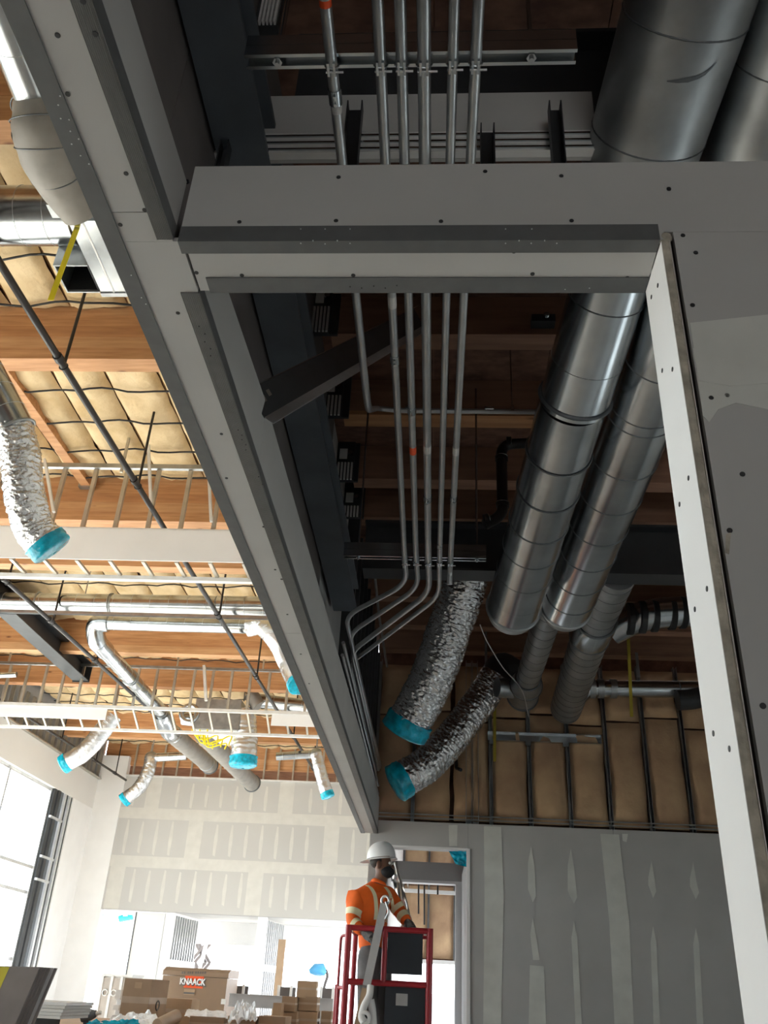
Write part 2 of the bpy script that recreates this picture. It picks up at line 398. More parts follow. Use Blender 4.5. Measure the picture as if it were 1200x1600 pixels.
while k < XR:
    MB().chan((k, YF + 0.06, ZT), (k, YF + 0.06, 7.5), 0.045, 0.05, up=(0, 1, 0)).build('stud', STUD, wfar); k += 0.406
B((XL, YF + 0.3, ZT - 0.3), (XR, YF + 0.4, 8.3)).build('backing', WOODD, wfar)
# under the board: soffit and the ribbed return walls, bright openings between them
B((XL + 0.4, YF + 0.151, ZB + 0.03), (XR, YF + 3.2, ZB + 0.2)).build('soffit', GREY, wfar)
B((XL + 0.4, YF + 3.2, ZB - 0.55), (XR, YF + 3.4, 5)).build('rear_header', WHITE, wfar)
for n, (xa, xb) in enumerate([(145, 212), (255, 300), (402, 437)]):
    a = at(xa, 1480, Y=YF + 0.1).x; b = at(xb, 1480, Y=YF + 2.4).x
    if n == 0: continue
    t = thing('ribbed_partition', ['', 'ribbed light grey partition under the far wall, behind the tan jobsite box', 'narrow ribbed light grey partition under the far wall, near the stacked small cartons'][n], 'partition', (a, YF + 1.2, 0))
    A = Vector((a, YF + 0.12, 0)); D = Vector((b, YF + 2.6, 0)); 
    MB().bar(A + Vector((0, 0, 1.6)), D + Vector((0, 0, 1.6)), 0.08, 3.2).build('board', GRIB, t)
    d, s, u = frame(D - A); L = (D - A).length; q = 0.15
    while q < L:
        p = A + d * q + s * 0.05
        MB().bar(p + Vector((0, 0, 0.1)), p + Vector((0, 0, 3.2)), 0.05, 0.05, up=tuple(d)).build('rib', ALU, t); q += 0.2
    MB().bar(A + s * 0.07 + Vector((0, 0, 2.1)), D + s * 0.07 + Vector((0, 0, 2.1)), 0.05, 0.16).build('rail', LGREY, t)
    B((a - 0.06, YF + 0.1, 0), (a + 0.16, YF + 0.3, 3.23)).build('post', WHITE, t)
pc = thing('white_column', 'broad white column of wallboard left of the ribbed partition, under the far wall', 'column', (at(160, 1480, Y=YF + 0.5).x, YF + 0.5, 0))
B((at(207, 1480, Y=YF + .4).x, YF + 0.3, 0), (at(252, 1480, Y=YF + .4).x, YF + 0.6, 3.22)).build('shaft', WHITE, pc)
B((at(207, 1480, Y=YF + .4).x - 0.03, YF + 0.28, 0), (at(207, 1480, Y=YF + .4).x, YF + 0.62, 3.22)).build('edge_trim', BEAD, pc)
plk = thing('wood_board', 'upright plain wooden board standing in the far opening beside the grey partition', 'board', (at(438, 1500, Y=YF + .3).x, YF + 0.3, 0))
B((at(433, 1500, Y=YF + .3).x, YF + 0.25, 0), (at(444, 1500, Y=YF + .3).x, YF + 0.3, 2.75)).build('plank', CARD2, plk)

# --- hall roof: deck, purlins, wool batts, straps
rf = struct('ceiling', (-5, 10, 7.9))
B((XL - 0.3, -9, 7.95), (-0.8, 26.2, 8.05)).build('deck', OSB, rf)
GL = [(1.10, 'out'), (3.85, 'a'), (6.485, 'b'), (9.8, 'c'), (11.2, 'd'), (14.9, 'e'), (16.9, 'f'), (21.1, 'g'), (24.15, 'h')]
def pillow(x0, x1, y0, y1, z, bulge, seed, nx=12, ny=None):
    ny = ny or max(6, int((y1 - y0) * 9))
    def fn(u, v):
        e = (1 - (2 * u - 1) ** 4) ** 0.6; ev = min(1, min(v, 1 - v) * (y1 - y0) / 0.12)
        strap = abs(math.sin(math.pi * v * (y1 - y0) / 0.62)) ** 0.5
        q = Vector((u * 2.2 + seed * 3.7, v * (y1 - y0) * 3.2, seed))
        return Vector((x0 + (x1 - x0) * u, y0 + (y1 - y0) * v, z - bulge * e * (0.45 + 0.55 * strap) * ev - 0.03 * noise.noise(q) - 0.03 * abs(noise.noise(q * 2.3)) - 0.012 * noise.noise(q * 5.1)))
    return MB().grid(fn, nx, ny)
sd = 0
for (ya, _), (yb, _) in zip(GL, GL[1:]):
    y0, y1 = ya + 0.2, yb
    x = XL + 0.02
    while x < -1.0:
        x1 = min(x + 0.61, -0.9); sd += 1
        if yb > 2: pillow(x + 0.012, x1 - 0.012, y0 + 0.02, y1 - 0.02, 7.58, 0.11, sd).build('insulation_batt', BATT, rf)
        B((x1 - 0.019, y0, 7.60), (x1 + 0.019, y1, 7.94)).build('purlin', WOODL, rf)
        x = x1
    s = y0 + 0.35
    while s < y1 - 0.1 and yb > 2:                    # black lacing straps, sagging between purlins
        pts = []
        for i in range(58):
            xx = XL + 0.1 + i * 0.145; ph = ((xx - XL) % 0.61) / 0.61
            pts.append((xx, s + 0.03 * math.sin(i * 0.7 + sd), 7.405 + 0.035 * abs(math.cos(math.pi * ph))))
        MB().tube(pts, 0.012, 5, False).build('strap', BLACK, rf); s += 0.62
# one heavier timber trimmer in the near bay
tr = thing('timber_trimmer', 'thick orange timber trimmer running away beside the wool batts above the black pipe', 'beam', at(60, 690, Z=7.5))
p0, p1 = at(12, 585, Z=7.45), at(128, 742, Z=7.45)
MB().bar(Vector((p0.x, 6.7, 7.52)), Vector((p1.x, 9.75, 7.52)), 0.13, 0.26).build('timber', WOOD, tr)
MB().bar(Vector((p1.x, 9.70, 7.40)), Vector((p1.x, 9.78, 7.40)), 0.2, 0.05).build('hanger_plate', GALVD, tr)
names = {'a': 'glulam roof beam at the top left behind the grey duct elbow', 'b': 'glulam roof beam under the black open box duct, nearest whole one',
         'c': 'glulam roof beam seen between metal studs just above the first white bulkhead', 'd': 'glulam roof beam showing just under the first white bulkhead',
         'e': 'glulam roof beam behind the horizontal duct with the silver elbow', 'f': 'glulam roof beam behind the long row of metal studs over the second bulkhead',
         'g': 'glulam roof beam just below the second bulkhead, behind the hanging foil ducts', 'h': 'glulam roof beam on top of the far white wall behind short studs', 'out': 'glulam roof beam directly overhead, out at the top edge'}
for y, k in GL:
    if k == 'out': continue
    t = thing('glulam_beam', names[k], 'beam', (-5, y, 6.92), 'glulam roof beams')
    n = 5
    for i in range(n):                                # laminations, each slightly proud of the next
        z0 = 6.92 + 0.70 * i / n; z1 = 6.92 + 0.70 * (i + 1) / n
        B((XL, y + 0.003 * (i % 2), z0 + 0.0015), (-0.95, y + 0.2 - 0.003 * (i % 2), z1)).build('lamination', (WOOD, WOOD2, WOOD3)[(i * 2 + int(y)) % 3], t)

# wall between hall and room, standing on the soffit (seen edge-on from inside the room)
wp = struct('wall_partition', (-0.68, 5, 3.4))
B((-0.80, -9, 3.40), (-0.765, 9.2, 8.0)).build('hall_board', GREY, wp)
B((-0.80, 9.2, 3.40), (-0.765, 24, 8.0)).build('hall_board', GREY, wp)
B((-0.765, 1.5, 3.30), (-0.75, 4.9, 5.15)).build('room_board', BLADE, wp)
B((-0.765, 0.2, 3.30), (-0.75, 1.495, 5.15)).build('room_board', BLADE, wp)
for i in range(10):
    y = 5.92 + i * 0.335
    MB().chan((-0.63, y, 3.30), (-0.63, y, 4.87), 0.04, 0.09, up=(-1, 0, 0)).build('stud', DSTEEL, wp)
MB().bar((-0.66, 4.3, 3.31), (-0.66, 9.15, 3.31), 0.09, 0.03).build('track', DSTEEL, wp)
# room: far insulated wall
YR = 9.2
wr = struct('wall_back', (1, YR, 0)); DX0, DX1, DZ = -0.47, 0.325, 2.94; ZR = 3.18
xs = [DX1, at(770, 1400, Y=YR).x, at(966, 1400, Y=YR).x, 3.1, 4.2]
for a, b in zip(xs, xs[1:]): B((a + 0.003, YR, 0), (b - 0.003, YR + 0.016, ZR)).build('board', GREY, wr)
B((-0.66, YR, DZ), (DX1, YR + 0.016, ZR)).build('board', GREY, wr)
B((-0.66, YR, 0), (DX0, YR + 0.016, DZ)).build('board', GREY, wr)
B((-0.66, YR + 0.016, 0), (DX0, YR + 0.2, ZR)).build('end_frame', GREY, wr)
B((DX1, YR + 0.016, 0), (4.2, YR + 0.17, ZR)).build('frame_core', GREYD, wr)
B((DX0, YR + 0.016, DZ + 0.005), (DX1, YR + 0.17, ZR)).build('door_header', GREYD, wr)
def strip(pts, m=COMPG, wall=wr, Y=YR): MB().poly([at(x, y, Y=Y) for x, y in pts], (0, -1, 0), 0.004).build('joint_compound', m, wall)
strip([(756, 1291), (783, 1292), (787, 1400), (783, 1600), (755, 1600), (757, 1400)][::-1])
strip([(938, 1303), (967, 1304), (983, 1440), (990, 1600), (960, 1600), (952, 1440)][::-1])
for x0, x1, a, m1, m2, b in [(830, 834, 1322, 1410, 1435, 1500), (892, 900, 1326, 1412, 1440, 1600), (1018, 1022, 1345, 1403, 1447, 1600), (1083, 1090, 1347, 1405, 1450, 1600)]:
    dx = (x1 - x0) * 0.6
    strip([(x0, a), (x0 + 5, a + 30), (x0 + 5 + dx, m1 - 10), (x0 + dx, m1), (x0 - 5, m1 - 20), (x0 - 5, a + 25)][::-1])
    strip([(x0 + dx, m2), (x0 + dx + 5, m2 + 25), (x1 + 9, b), (x1 - 1, b), (x0 + dx - 4, m2 + 25)][::-1])
strip([(828, 1508), (850, 1510), (853, 1600), (826, 1600)][::-1])
strip([(972, 1303), (981, 1303), (979, 1316), (973, 1314)][::-1])
strip([(701, 1289), (715, 1289), (714, 1322), (702, 1322)][::-1])
# steel studs and wool batts above the board
sx = [0.565 + 0.402 * i for i in range(-3, 9)]
for i, x in enumerate(sx):
    if i == 2: continue
    MB().chan((x, YR + 0.09, ZR), (x, YR + 0.09, 4.9), 0.036, 0.09, up=(0, -1, 0)).build('stud', GALVD, wr)
for xx in (0.335, 0.405): MB().chan((xx, YR + 0.06, ZR), (xx, YR + 0.06, 4.9), 0.06, 0.09, up=(0, -1, 0)).build('stud', GALVD, wr)
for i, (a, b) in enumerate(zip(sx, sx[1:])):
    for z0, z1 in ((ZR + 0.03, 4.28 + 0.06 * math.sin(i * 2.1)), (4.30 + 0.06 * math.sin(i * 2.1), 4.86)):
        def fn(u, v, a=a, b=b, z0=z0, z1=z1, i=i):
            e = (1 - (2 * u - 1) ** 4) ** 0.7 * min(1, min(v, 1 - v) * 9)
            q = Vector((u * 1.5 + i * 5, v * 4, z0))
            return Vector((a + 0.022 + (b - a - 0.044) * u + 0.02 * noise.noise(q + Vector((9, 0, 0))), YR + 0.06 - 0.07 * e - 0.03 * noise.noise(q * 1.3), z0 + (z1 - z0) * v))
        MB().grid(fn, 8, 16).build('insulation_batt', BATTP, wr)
B((-0.66, YR + 0.14, ZR), (4.2, YR + 0.18, 5.1)).build('sheathing', OSB, wr)
for z in (3.215, 3.25): MB().bar((-0.6, YR - 0.015, z), (4.2, YR - 0.015, z), 0.012, 0.010).build('rail', GALVD, wr)
# room roof: joists with hangers on a strand-board deck
cr = struct('ceiling_room', (1, 5, 5.1))
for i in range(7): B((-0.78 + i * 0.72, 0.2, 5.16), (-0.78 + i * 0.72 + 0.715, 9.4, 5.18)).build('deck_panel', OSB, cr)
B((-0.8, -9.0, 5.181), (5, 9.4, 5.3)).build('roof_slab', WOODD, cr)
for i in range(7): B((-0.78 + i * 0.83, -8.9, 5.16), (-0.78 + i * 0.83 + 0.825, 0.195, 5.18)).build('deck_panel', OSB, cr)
JY = [0.9, 3.0, 3.75, 4.525, 5.31, 5.885, 6.7, 7.4, 8.1, 8.8]
wr_side = struct('wall_right', (4.2, 4, 0))
for lo, hi in (((4.2, -9, 0), (4.35, 3.4, 5.3)), ((4.2, 5.8, 0), (4.35, 9.4, 5.3)), ((4.2, 3.4, 2.05), (4.35, 5.8, 5.3)), ((4.2, 3.4, 0), (4.35, 5.8, 0.85))): B(lo, hi).build('board', GREY, wr_side)
wn2 = struct('window_2', (4.28, 4.6, 0.85))
for y in (3.42, 4.6, 5.78): B((4.24, y - 0.03, 0.85), (4.32, y + 0.03, 2.05)).build('mullion', ALU, wn2)
for z in (0.87, 2.03): B((4.24, 3.45, z - 0.02), (4.32, 5.75, z + 0.02)).build('frame', ALU, wn2)
for a, b in ((3.45, 4.57), (4.63, 5.75)): B((4.277, a, 0.89), (4.283, b, 2.01)).build('pane', GLASS, wn2)
wb = struct('wall_rear', (0, -9, 0))
B((-11, -9.2, 2.6), (5, -9, 8.2)).build('header', GREY, wb); B((4.0, -9.2, 0), (5, -9, 2.6)).build('pier', GREY, wb); B((-11, -9.2, 0), (0.8, -9, 2.6)).build('pier', GREY, wb)
B((-0.8, -9.0, 5.16), (-0.7, -8.9, 8)).build('end_board', PALE, wb)

# ================================================================ FRONT PARTITION: wall, header, long soffit beam
YW = 1.345; XJ = 0.458; ZS = 3.05; ZH = 3.295
wfp = struct('wall_front', (1.2, YW, 0))
B((XJ + 0.027, YW, 0), (4.2, YW + 0.0125, 2.72)).build('face_board', GREY, wfp)
B((XJ + 0.027, YW, 2.7205), (4.2, YW + 0.0125, ZS + 0.0228)).build('face_board', GREY, wfp)
B((XJ + 0.03, YW + 0.0125, 0), (4.2, YW + 0.14, ZH - 0.01)).build('frame_core', BLADE, wfp)
B((XJ + 0.017, YW + 0.14, 0), (4.2, YW + 0.155, ZH)).build('rear_board', GREY, wfp)
# reveal board with its raw broken front edge
B((XJ, YW + 0.004, 0), (XJ + 0.0012, YW + 0.155, ZS + 0.0)).build('reveal_paper', WHITE, wfp)  # board made white, the daylight falling on it put into the colour
def raw(u, v):
    z = ZS * v; q = Vector((u * 2, z * 14, 3))
    return Vector((XJ + 0.0012 + 0.0155 * u, YW + 0.003 + 0.003 * noise.noise(q) + 0.004 * abs(noise.noise(q * 0.31)), z))
MB().grid(raw, 4, 260, False).build('raw_edge', CORE, wfp)
B((XJ + 0.0012, YW + 0.011, 0), (XJ + 0.0167, YW + 0.14, ZS)).build('reveal_core', CORE, wfp)
B((XJ + 0.0168, YW + 0.001, 0), (XJ + 0.0185, YW + 0.012, ZS)).build('reveal_back_paper', COMP, wfp)
MB().ball((XJ + 0.01, YW + 0.006, ZS + 0.012), 0.016, 10, 6, (1, 0.5, 1)).build('torn_corner', CORE, wfp)
for x, y in [(1087, 395), (1067, 368), (1082, 477), (1160, 741), (1140, 829), (1192, 1103), (1045, 295), (1111, 622), (1136, 618)]:
    screw(wfp, at(x, y, Y=YW) , (0, -1, 0))
for x, y in [(1018, 464), (1028, 446), (1035, 579), (1051, 577), (1076, 747), (1062, 788), (1105, 920), (1086, 952), (1115, 1146), (1140, 1170)]:
    screw(wfp, at(x, y, X=XJ), (-1, 0, 0))
MB().poly([at(x, y, Y=YW) for x, y in [(1078, 505), (1200, 492), (2400, 480), (2400, 640), (1200, 640), (1150, 630), (1122, 640), (1108, 660), (1098, 650), (1088, 575)]][::-1], (0, -1, 0), 0.0012).build('joint_compound', COMPG, wfp)
MB().poly([at(x, y, Y=YW) for x, y in [(1082, 545), (1200, 540), (2400, 535), (2400, 604), (1200, 600), (1140, 604), (1092, 596)]][::-1], (0, -1, 0), 0.002).build('joint_compound', COMP if False else COMPG, wfp)
MB().poly([at(x, y, Y=YW) for x, y in [(1134, 835), (1142, 832), (1139, 866), (1133, 864)]][::-1], (0, -1, 0), 0.001).build('rust_streak', CORE, wfp)

hd = thing('drywall_header', 'short grey wallboard header spanning the opening in front of the conduits', 'header', (-0.06, 1.42, ZS))
B((-0.589, YW, ZS + 0.0235), (4.2, YW + 0.0125, ZH)).build('face_board', GREY, hd); B((-0.589, YW, ZS + 0.002), (XJ + 0.008, YW + 0.0125, ZS + 0.0235)).build('face_board_edge', GREY, hd)
B((-0.575, YW + 0.006, ZS), (XJ - 0.002, 1.497, ZS + 0.0125)).build('bottom_board', GREY, hd)
B((-0.589, YW + 0.0126, ZS + 0.0126), (XJ, 1.485, ZH - 0.012)).build('frame_core', BLADE, hd)
B((-0.58, 1.486, ZS + 0.0126), (XJ, 1.499, ZH)).build('rear_board', GREYD, hd)
def lbead(p, q, a, b, side, up, m, t, name='corner_bead'):
    """L-shaped bead: legs a along side, b along up"""
    p, q, s, u = vec(p), vec(q), vec(side), vec(up); k = 0.0025
    pr = [Vector((0, 0, 0)), s * a, s * a + u * k, s * k + u * k, s * k + u * b, u * b]
    n = 6; vs = [p + v for v in pr] + [q + v for v in pr]
    fs = [(i, (i + 1) % n, n + (i + 1) % n, n + i) for i in range(n)] + [tuple(range(n))[::-1], tuple(range(n, 2 * n))]
    return MB().add(vs, fs).build(name, m, t)
_hole = MB().tube([(0, 0, -0.001), (0, 0, 0.0008)], 0.0016, 8).mesh('bead_hole', ALU, (0, 0, 0))
_holeb = MB().tube([(0, 0, -0.001), (0, 0, 0.0008)], 0.0018, 8).mesh('bead_hole', BLACK, (0, 0, 0))
lbead((-0.589, YW - 0.0028, ZS - 0.0028), (XJ - 0.003, YW - 0.0028, ZS - 0.0028), 0.036, 0.047, (0, 1, 0), (0, 0, 1), BEAD, hd)
lbead((-0.552, 1.5015, ZS - 0.0028), (XJ - 0.003, 1.5015, ZS - 0.0028), 0.048, 0.040, (0, -1, 0), (0, 0, 1), BEAD, hd)
for x, y in [(292, 283), (374, 347), (525, 345), (689, 346), (529, 277), (758, 268), (877, 275), (893, 345), (1045, 296)]: screw(hd, at(x, y, Y=YW), (0, -1, 0))
for x, y in [(296, 393), (461, 392), (631, 392), (803, 393), (981, 390), (307, 426), (378, 430), (552, 430), (660, 436), (832, 428), (980, 434)]: screw(hd, at(x, y, Z=ZS), (0, 0, -1))
for x, y in [(470, 358), (508, 358), (547, 358), (790, 358), (831, 358)]: inst('bead_hole', _hole, hd, at(x, y, Y=YW - 0.003), (math.radians(90), 0, 0))
for x, y in [(470, 380), (489, 376), (508, 381), (527, 376), (547, 380), (790, 380), (811, 376), (830, 380), (851, 376), (870, 380)]: inst('bead_hole', _hole, hd, at(x, y, Z=ZS - 0.003), (math.radians(180), 0, 0))
for x, y in [(547, 448), (565, 450), (584, 447), (602, 450), (620, 446), (883, 452), (921, 450)]: inst('bead_hole', _holeb if x < 700 else _hole, hd, at(x, y, Z=ZS - 0.003), (math.radians(180), 0, 0))

bm_ = thing('soffit_beam', 'long grey wallboard soffit beam with dark corner beads, running from overhead to the far wall', 'beam', (-0.67, 4, ZS))
X0, X1, XN = -0.752, -0.582, -0.600
for a, b in ((-3.0, 1.262), (1.264, 1.3445), (1.345, 3.7), (3.702, 6.14), (6.142, 9.2)): B((X0, a, ZS), (XN if b < 1.3448 else X1, b, ZS + 0.0125)).build('bottom_board', GREY, bm_)
B((X0, -3, ZS + 0.0126), (X0 + 0.0125, 9.2, 3.42)).build('outer_board', PALE, bm_)
def side(y0, y1, za, zb, X1=X1): MB().poly([(X1 - 0.0125, y0, ZS + 0.0126), (X1 - 0.0125, y1, ZS + 0.0126), (X1 - 0.0125, y1, zb), (X1 - 0.0125, y0, za)], (1, 0, 0), 0.0125).build('inner_board', GREY, bm_)
zn = at(203, 0, X=XN).z; zn2 = at(293, 288, X=XN).z; side(-3, 0.83, zn, zn, XN); side(0.831, YW - 0.001, zn, zn2, XN); side(1.50, 2.3, 3.235, 3.31); side(2.302, 9.19, 3.31, 3.40)
B((X0 + 0.013, -3, ZS + 0.0127), (XN - 0.013, 9.19, 3.15)).build('frame_core', BLADE, bm_)
lbead((X0 - 0.003, -3, ZS - 0.003), (X0 - 0.003, 9.2, ZS - 0.003), 0.043, 0.05, (1, 0, 0), (0, 0, 1), BEAD, bm_)
def ribbed(y0, y1, X1, W, H):
    pr = [(0.0, 0.0)]; n = 9
    for i in range(n): pr += [(W * (i + 0.15) / n, -0.0035), (W * (i + 0.5) / n, -0.0022), (W * (i + 0.85) / n, -0.0022), (W * (i + 1.0) / n, -0.0035)]
    pr += [(W + 0.002, 0.026), (W - 0.0005, 0.026), (W - 0.0005, 0.0)]
    vs = [Vector((X1 - W + a, y0, ZS + b)) for a, b in pr] + [Vector((X1 - W + a, y1, ZS + b)) for a, b in pr]; k = len(pr)
    MB().add(vs, [(i, (i + 1) % k, k + (i + 1) % k, k + i) for i in range(k)] + [tuple(range(k))[::-1], tuple(range(k, 2 * k))]).build('ribbed_bead', BEADL, bm_)
    B((X1 + 0.0004, y0, ZS - 0.003), (X1 + 0.0035, y1, ZS + H)).build('bead_leg', BEAD, bm_)
ribbed(-3, 1.337, XN, 0.034, 0.040); ribbed(1.502, 9.19, X1, 0.042, 0.034)
for x, y in [(90, 55), (106, 147), (197, 271), (226, 328), (188, 351), (278, 489), (346, 678), (354, 747), (412, 823), (440, 905), (449, 960), (470, 1022), (483, 1068), (430, 1010 - 120)]: screw(bm_, at(x, y, Z=ZS), (0, 0, -1))
for x, y in [(149, 53), (130, 2)]: screw(bm_, at(x, y, Z=ZS - 0.003), (0, 0, -1))
for x, y in [(94, 150), (91, 164), (108, 187), (95, 185), (123, 217), (112, 225), (126, 243), (139, 256), (110, 205), (221, 465), (228, 475), (205, 430)]: inst('bead_hole', _hole, bm_, at(x, y, Z=ZS - 0.0032), (math.radians(180), 0, 0))
for x, y in [(311, 510), (320, 522), (320, 534), (329, 545), (329, 556), (372, 672), (378, 680), (378, 687), (384, 695), (384, 703), (404, 745), (410, 757)]: inst('bead_hole', _holeb, bm_, at(x, y, Z=ZS - 0.0032), (math.radians(180), 0, 0))
# ================================================================ HALL: hung bulkheads, pipes, ducts
def hanger_rod(parent, p, top, r=0.006, m=None, name='hanger_rod'):
    p = vec(p); return MB().tube([p, (p.x, p.y, top)], r, 8).build(name, m or PIPE, parent)
t = thing('hung_bulkhead', 'nearest hung bulkhead with a smooth white board face under a row of metal studs', 'bulkhead', (-5, 8.7, 5.82))
B((XL, 8.70, 5.815), (-0.85, 8.716, 6.215)).build('face_board', WHITE, t)
MB().chan((XL, 8.74, 6.2), (-0.85, 8.74, 6.2), 0.07, 0.035, up=(0, 0, 1)).build('top_track', TRACK, t)
MB().bar((XL, 8.72, 7.08), (-0.85, 8.72, 7.08), 0.05, 0.06).build('head_track', GALVD, t)
MB().bar((XL, 9.17, 5.80), (-0.85, 9.17, 5.80), 0.07, 0.05).build('rear_track', TRACK, t)
p = at(133, 820, Y=8.75); sp = at(235, 820, Y=8.75).x - at(184, 820, Y=8.75).x
k = p.x - sp * 14
while k < -1.2:
    if k > XL: MB().chan((k, 8.75, 6.2), (k, 8.75, 7.08), 0.05, 0.045, up=(-1, 0, 0)).build('stud', STUD, t); MB().bar((k, 8.75, 5.83), (k, 9.15, 5.83), 0.04, 0.03).build('tie', STUD, t)
    k += sp
for a, b in (((84, 800), (70, 718)), ((236, 790), (232, 695)), ((330, 815), (326, 735))):
    MB().bar(at(*a, Y=8.68), at(*b, Y=8.68), 0.03, 0.05, up=(0, 1, 0)).build('hanger_strap', TRACK, t)
for i in range(6):
    k = p.x - 4.5 + i * 1.2; MB().bar((k, 8.72, 7.0), (k, 8.72, 7.95), 0.03, 0.03, up=(0, 1, 0)).build('hanger_stud', STUD, t)

t = thing('hung_bulkhead', 'farther hung bulkhead of bright rails and open studs, white board only at its ends', 'bulkhead', (-5, 16, 5.9))
za, zb = 6.20, 5.93
MB().bar((XL, 16.0, za), (-0.85, 16.0, za), 0.06, 0.06).build('top_rail', TRACK, t)
MB().bar((XL, 16.55, zb - 0.02), (-0.85, 16.55, zb - 0.02), 0.07, 0.05).build('rear_rail', TRACK, t)
MB().bar((XL, 16.0, 7.02), (-0.85, 16.0, 7.02), 0.05, 0.05).build('head_track', GALVD, t)
k = XL + 0.15
while k < -1.2:
    MB().chan((k, 16.02, za), (k, 16.02, 7.02), 0.05, 0.045, up=(-1, 0, 0)).build('stud', STUD, t)
    MB().bar((k, 16.03, za - 0.02), (k, 16.53, zb), 0.035, 0.03).build('tie', STUD, t); k += 0.37
xa, xb = at(168, 1108, Y=16).x, at(425, 1118, Y=16).x
for a, b in ((XL, xa), (xb, -0.85)):
    B((a, 15.985, zb + 0.02), (b, 15.999, za - 0.02)).build('face_board', WHITE, t)
for i in range(5): MB().bar((-8.5 + i * 1.7, 16.0, 7.0), (-8.5 + i * 1.7, 16.0, 7.95), 0.03, 0.03, up=(0, 1, 0)).build('hanger_stud', STUD, t)
MB().bar(at(322, 1095, Y=15.9), at(319, 1040, Y=15.9), 0.05, 0.07, up=(0, 1, 0)).build('hanger_strap', TRACK, t)

def sprinkler(label, a, b, r, hang):
    a, b = vec(a), vec(b); t = thing('sprinkler_pipe', label, 'pipe', a)
    MB().tube([a, b], r, 14).build('pipe_run', PIPE, t)
    for y in hang:
        q = a.lerp(b, (y - a.y) / (b.y - a.y))
        MB().tube([q - (b - a).normalized() * 0.035, q + (b - a).normalized() * 0.035], r * 1.35, 14).build('coupling', PIPE, t)
        h = MB().tube([q + Vector((0, 0.12, 0)), (q.x, q.y + 0.12, 7.62)], 0.016, 8).build('hanger_rod', PIPE, t)
        MB().ring(q + Vector((0, 0.12, 0)), b - a, r * 1.15, 0.007, 16).build('hanger_loop', PIPE, t)
sprinkler('thick black sprinkler pipe slanting across the near wool batts and on behind the white bulkhead', (-3.52, 2.2, 6.45), (-3.00, 23.8, 6.45), 0.033, (3.9, 5.9, 8.0, 11.8, 14.6, 18.6, 21.6))
sprinkler('black sprinkler pipe coming in at the left edge below the white bulkhead face', (-6.14, 9.2, 6.45), (-5.74, 18.6, 6.45), 0.033, (10.7, 12.2, 14.0, 17.0))
sprinkler('thin black sprinkler pipe along the top of the left window wall', (-8.77, 16.6, 6.45), (-8.5, 23.9, 6.45), 0.03, (19.5, 21.6, 23.0))

# near duct run with grey elbow
t = thing('round_duct', 'shiny round duct at the top left corner joined to a dull grey wrapped elbow', 'duct', at(60, 150, z=5.6))
ax = at(62, 160, z=5.6); bx = Vector((ax.x + 0.08, ax.y - 2.2, ax.z + 0.05))
round_duct(t, [bx, ax], 0.150, 0.42, phase=0.3, m=GALV, seam=SEAML, sr=0.003)
pts = [at(62, 160, z=5.6), at(66, 195, z=5.6), at(76, 235, z=5.7), at(98, 285, z=5.9), at(126, 332, z=6.1)]
sp_ = spline(pts, 6); MB().tube(sp_, [0.155 + 0.045 * math.sin(min(1, i / 14) * math.pi * 0.62) - 0.06 * max(0, (i - 14) / 10) for i in range(len(sp_))], 36, True, lambda i, k, a: 1 + 0.05 * noise.noise(Vector((math.cos(a) * 1.5, math.sin(a) * 1.5, i * 0.4)))).build('wrapped_elbow', VINYL, t)
for i, (s, rr) in enumerate(((2, .178), (5, .196), (7, .202), (11, .203), (16, .185))):
    MB().ring(sp_[s], Vector(sp_[s + 1]) - Vector(sp_[s]) + Vector((0.0, 0, 0.012 * (i % 3 - 1))), rr, 0.005, 36).build('wrap_seam', SEAM, t)
t = thing('round_duct', 'wide horizontal spiral duct at the left edge entering the sheet metal plenum', 'duct', (-4, 4.5, 6.62))
e = at(122, 337, Y=4.55)
round_duct(t, [(-6.2, 4.55, e.z), (e.x, 4.55, e.z)], 0.225, 0.22, seam=SEAML, sr=0.003)
t = thing('duct_plenum', 'rectangular sheet metal plenum beside the soffit beam with a black open box outlet', 'duct', (-2.6, 5.2, 6.4))
pz = 6.38; q0 = at(128, 345, Z=pz); q1 = at(160, 461, Z=pz)
B((q1.x, q0.y, pz), (-1.9, q1.y, pz + 0.55)).build('trunk', GALV, t)
B((q1.x + 0.10, q0.y + 0.02, pz - 0.004), (q1.x + 0.112, q1.y - 0.02, pz)).build('standing_seam', TRACK, t)
B((q1.x - 0.005, q1.y - 0.03, pz - 0.01), (-1.9, q1.y + 0.01, pz + 0.01)).build('flange', GALVD, t)
B((q1.x - .12, q0.y - .12, pz + .03), (q1.x + 0.3, q0.y, pz + .5)).build('collar', GALVD, t)
B((q1.x + .2, q0.y + .62, pz - 0.003), (q1.x + .34, q0.y + .74, pz)).build('paper_tag', PAPER, t)
n0 = at(82, 416, Z=pz - .01); n1 = at(100, 459, Z=pz - .01); bx0, bx1 = n0.x, q1.x - 0.01; w_ = 0.012
yb0, yb1, zt = n0.y, n1.y, pz + 0.36
b = MB()
b.box((bx0, yb0, pz), (bx1, yb0 + w_, zt)).box((bx0, yb1 - w_, pz), (bx1, yb1, zt)).box((bx0, yb0 + w_, pz), (bx0 + w_, yb1 - w_, zt)).box((bx0, yb0, zt), (bx1, yb1, zt + w_))
b.build('open_box', GALVD, t)
B((bx0 + w_, yb0 + w_, pz + 0.05), (bx1 - 0.001, yb0 + w_ * 1.5, zt)).build('inner_panel', BLACK, t); B((bx0 + w_, yb1 - w_ * 2, pz + 0.01), (bx1 - 0.001, yb1 - w_, zt)).build('inner_panel', BLACK, t)  # black panels over the inner faces of the box
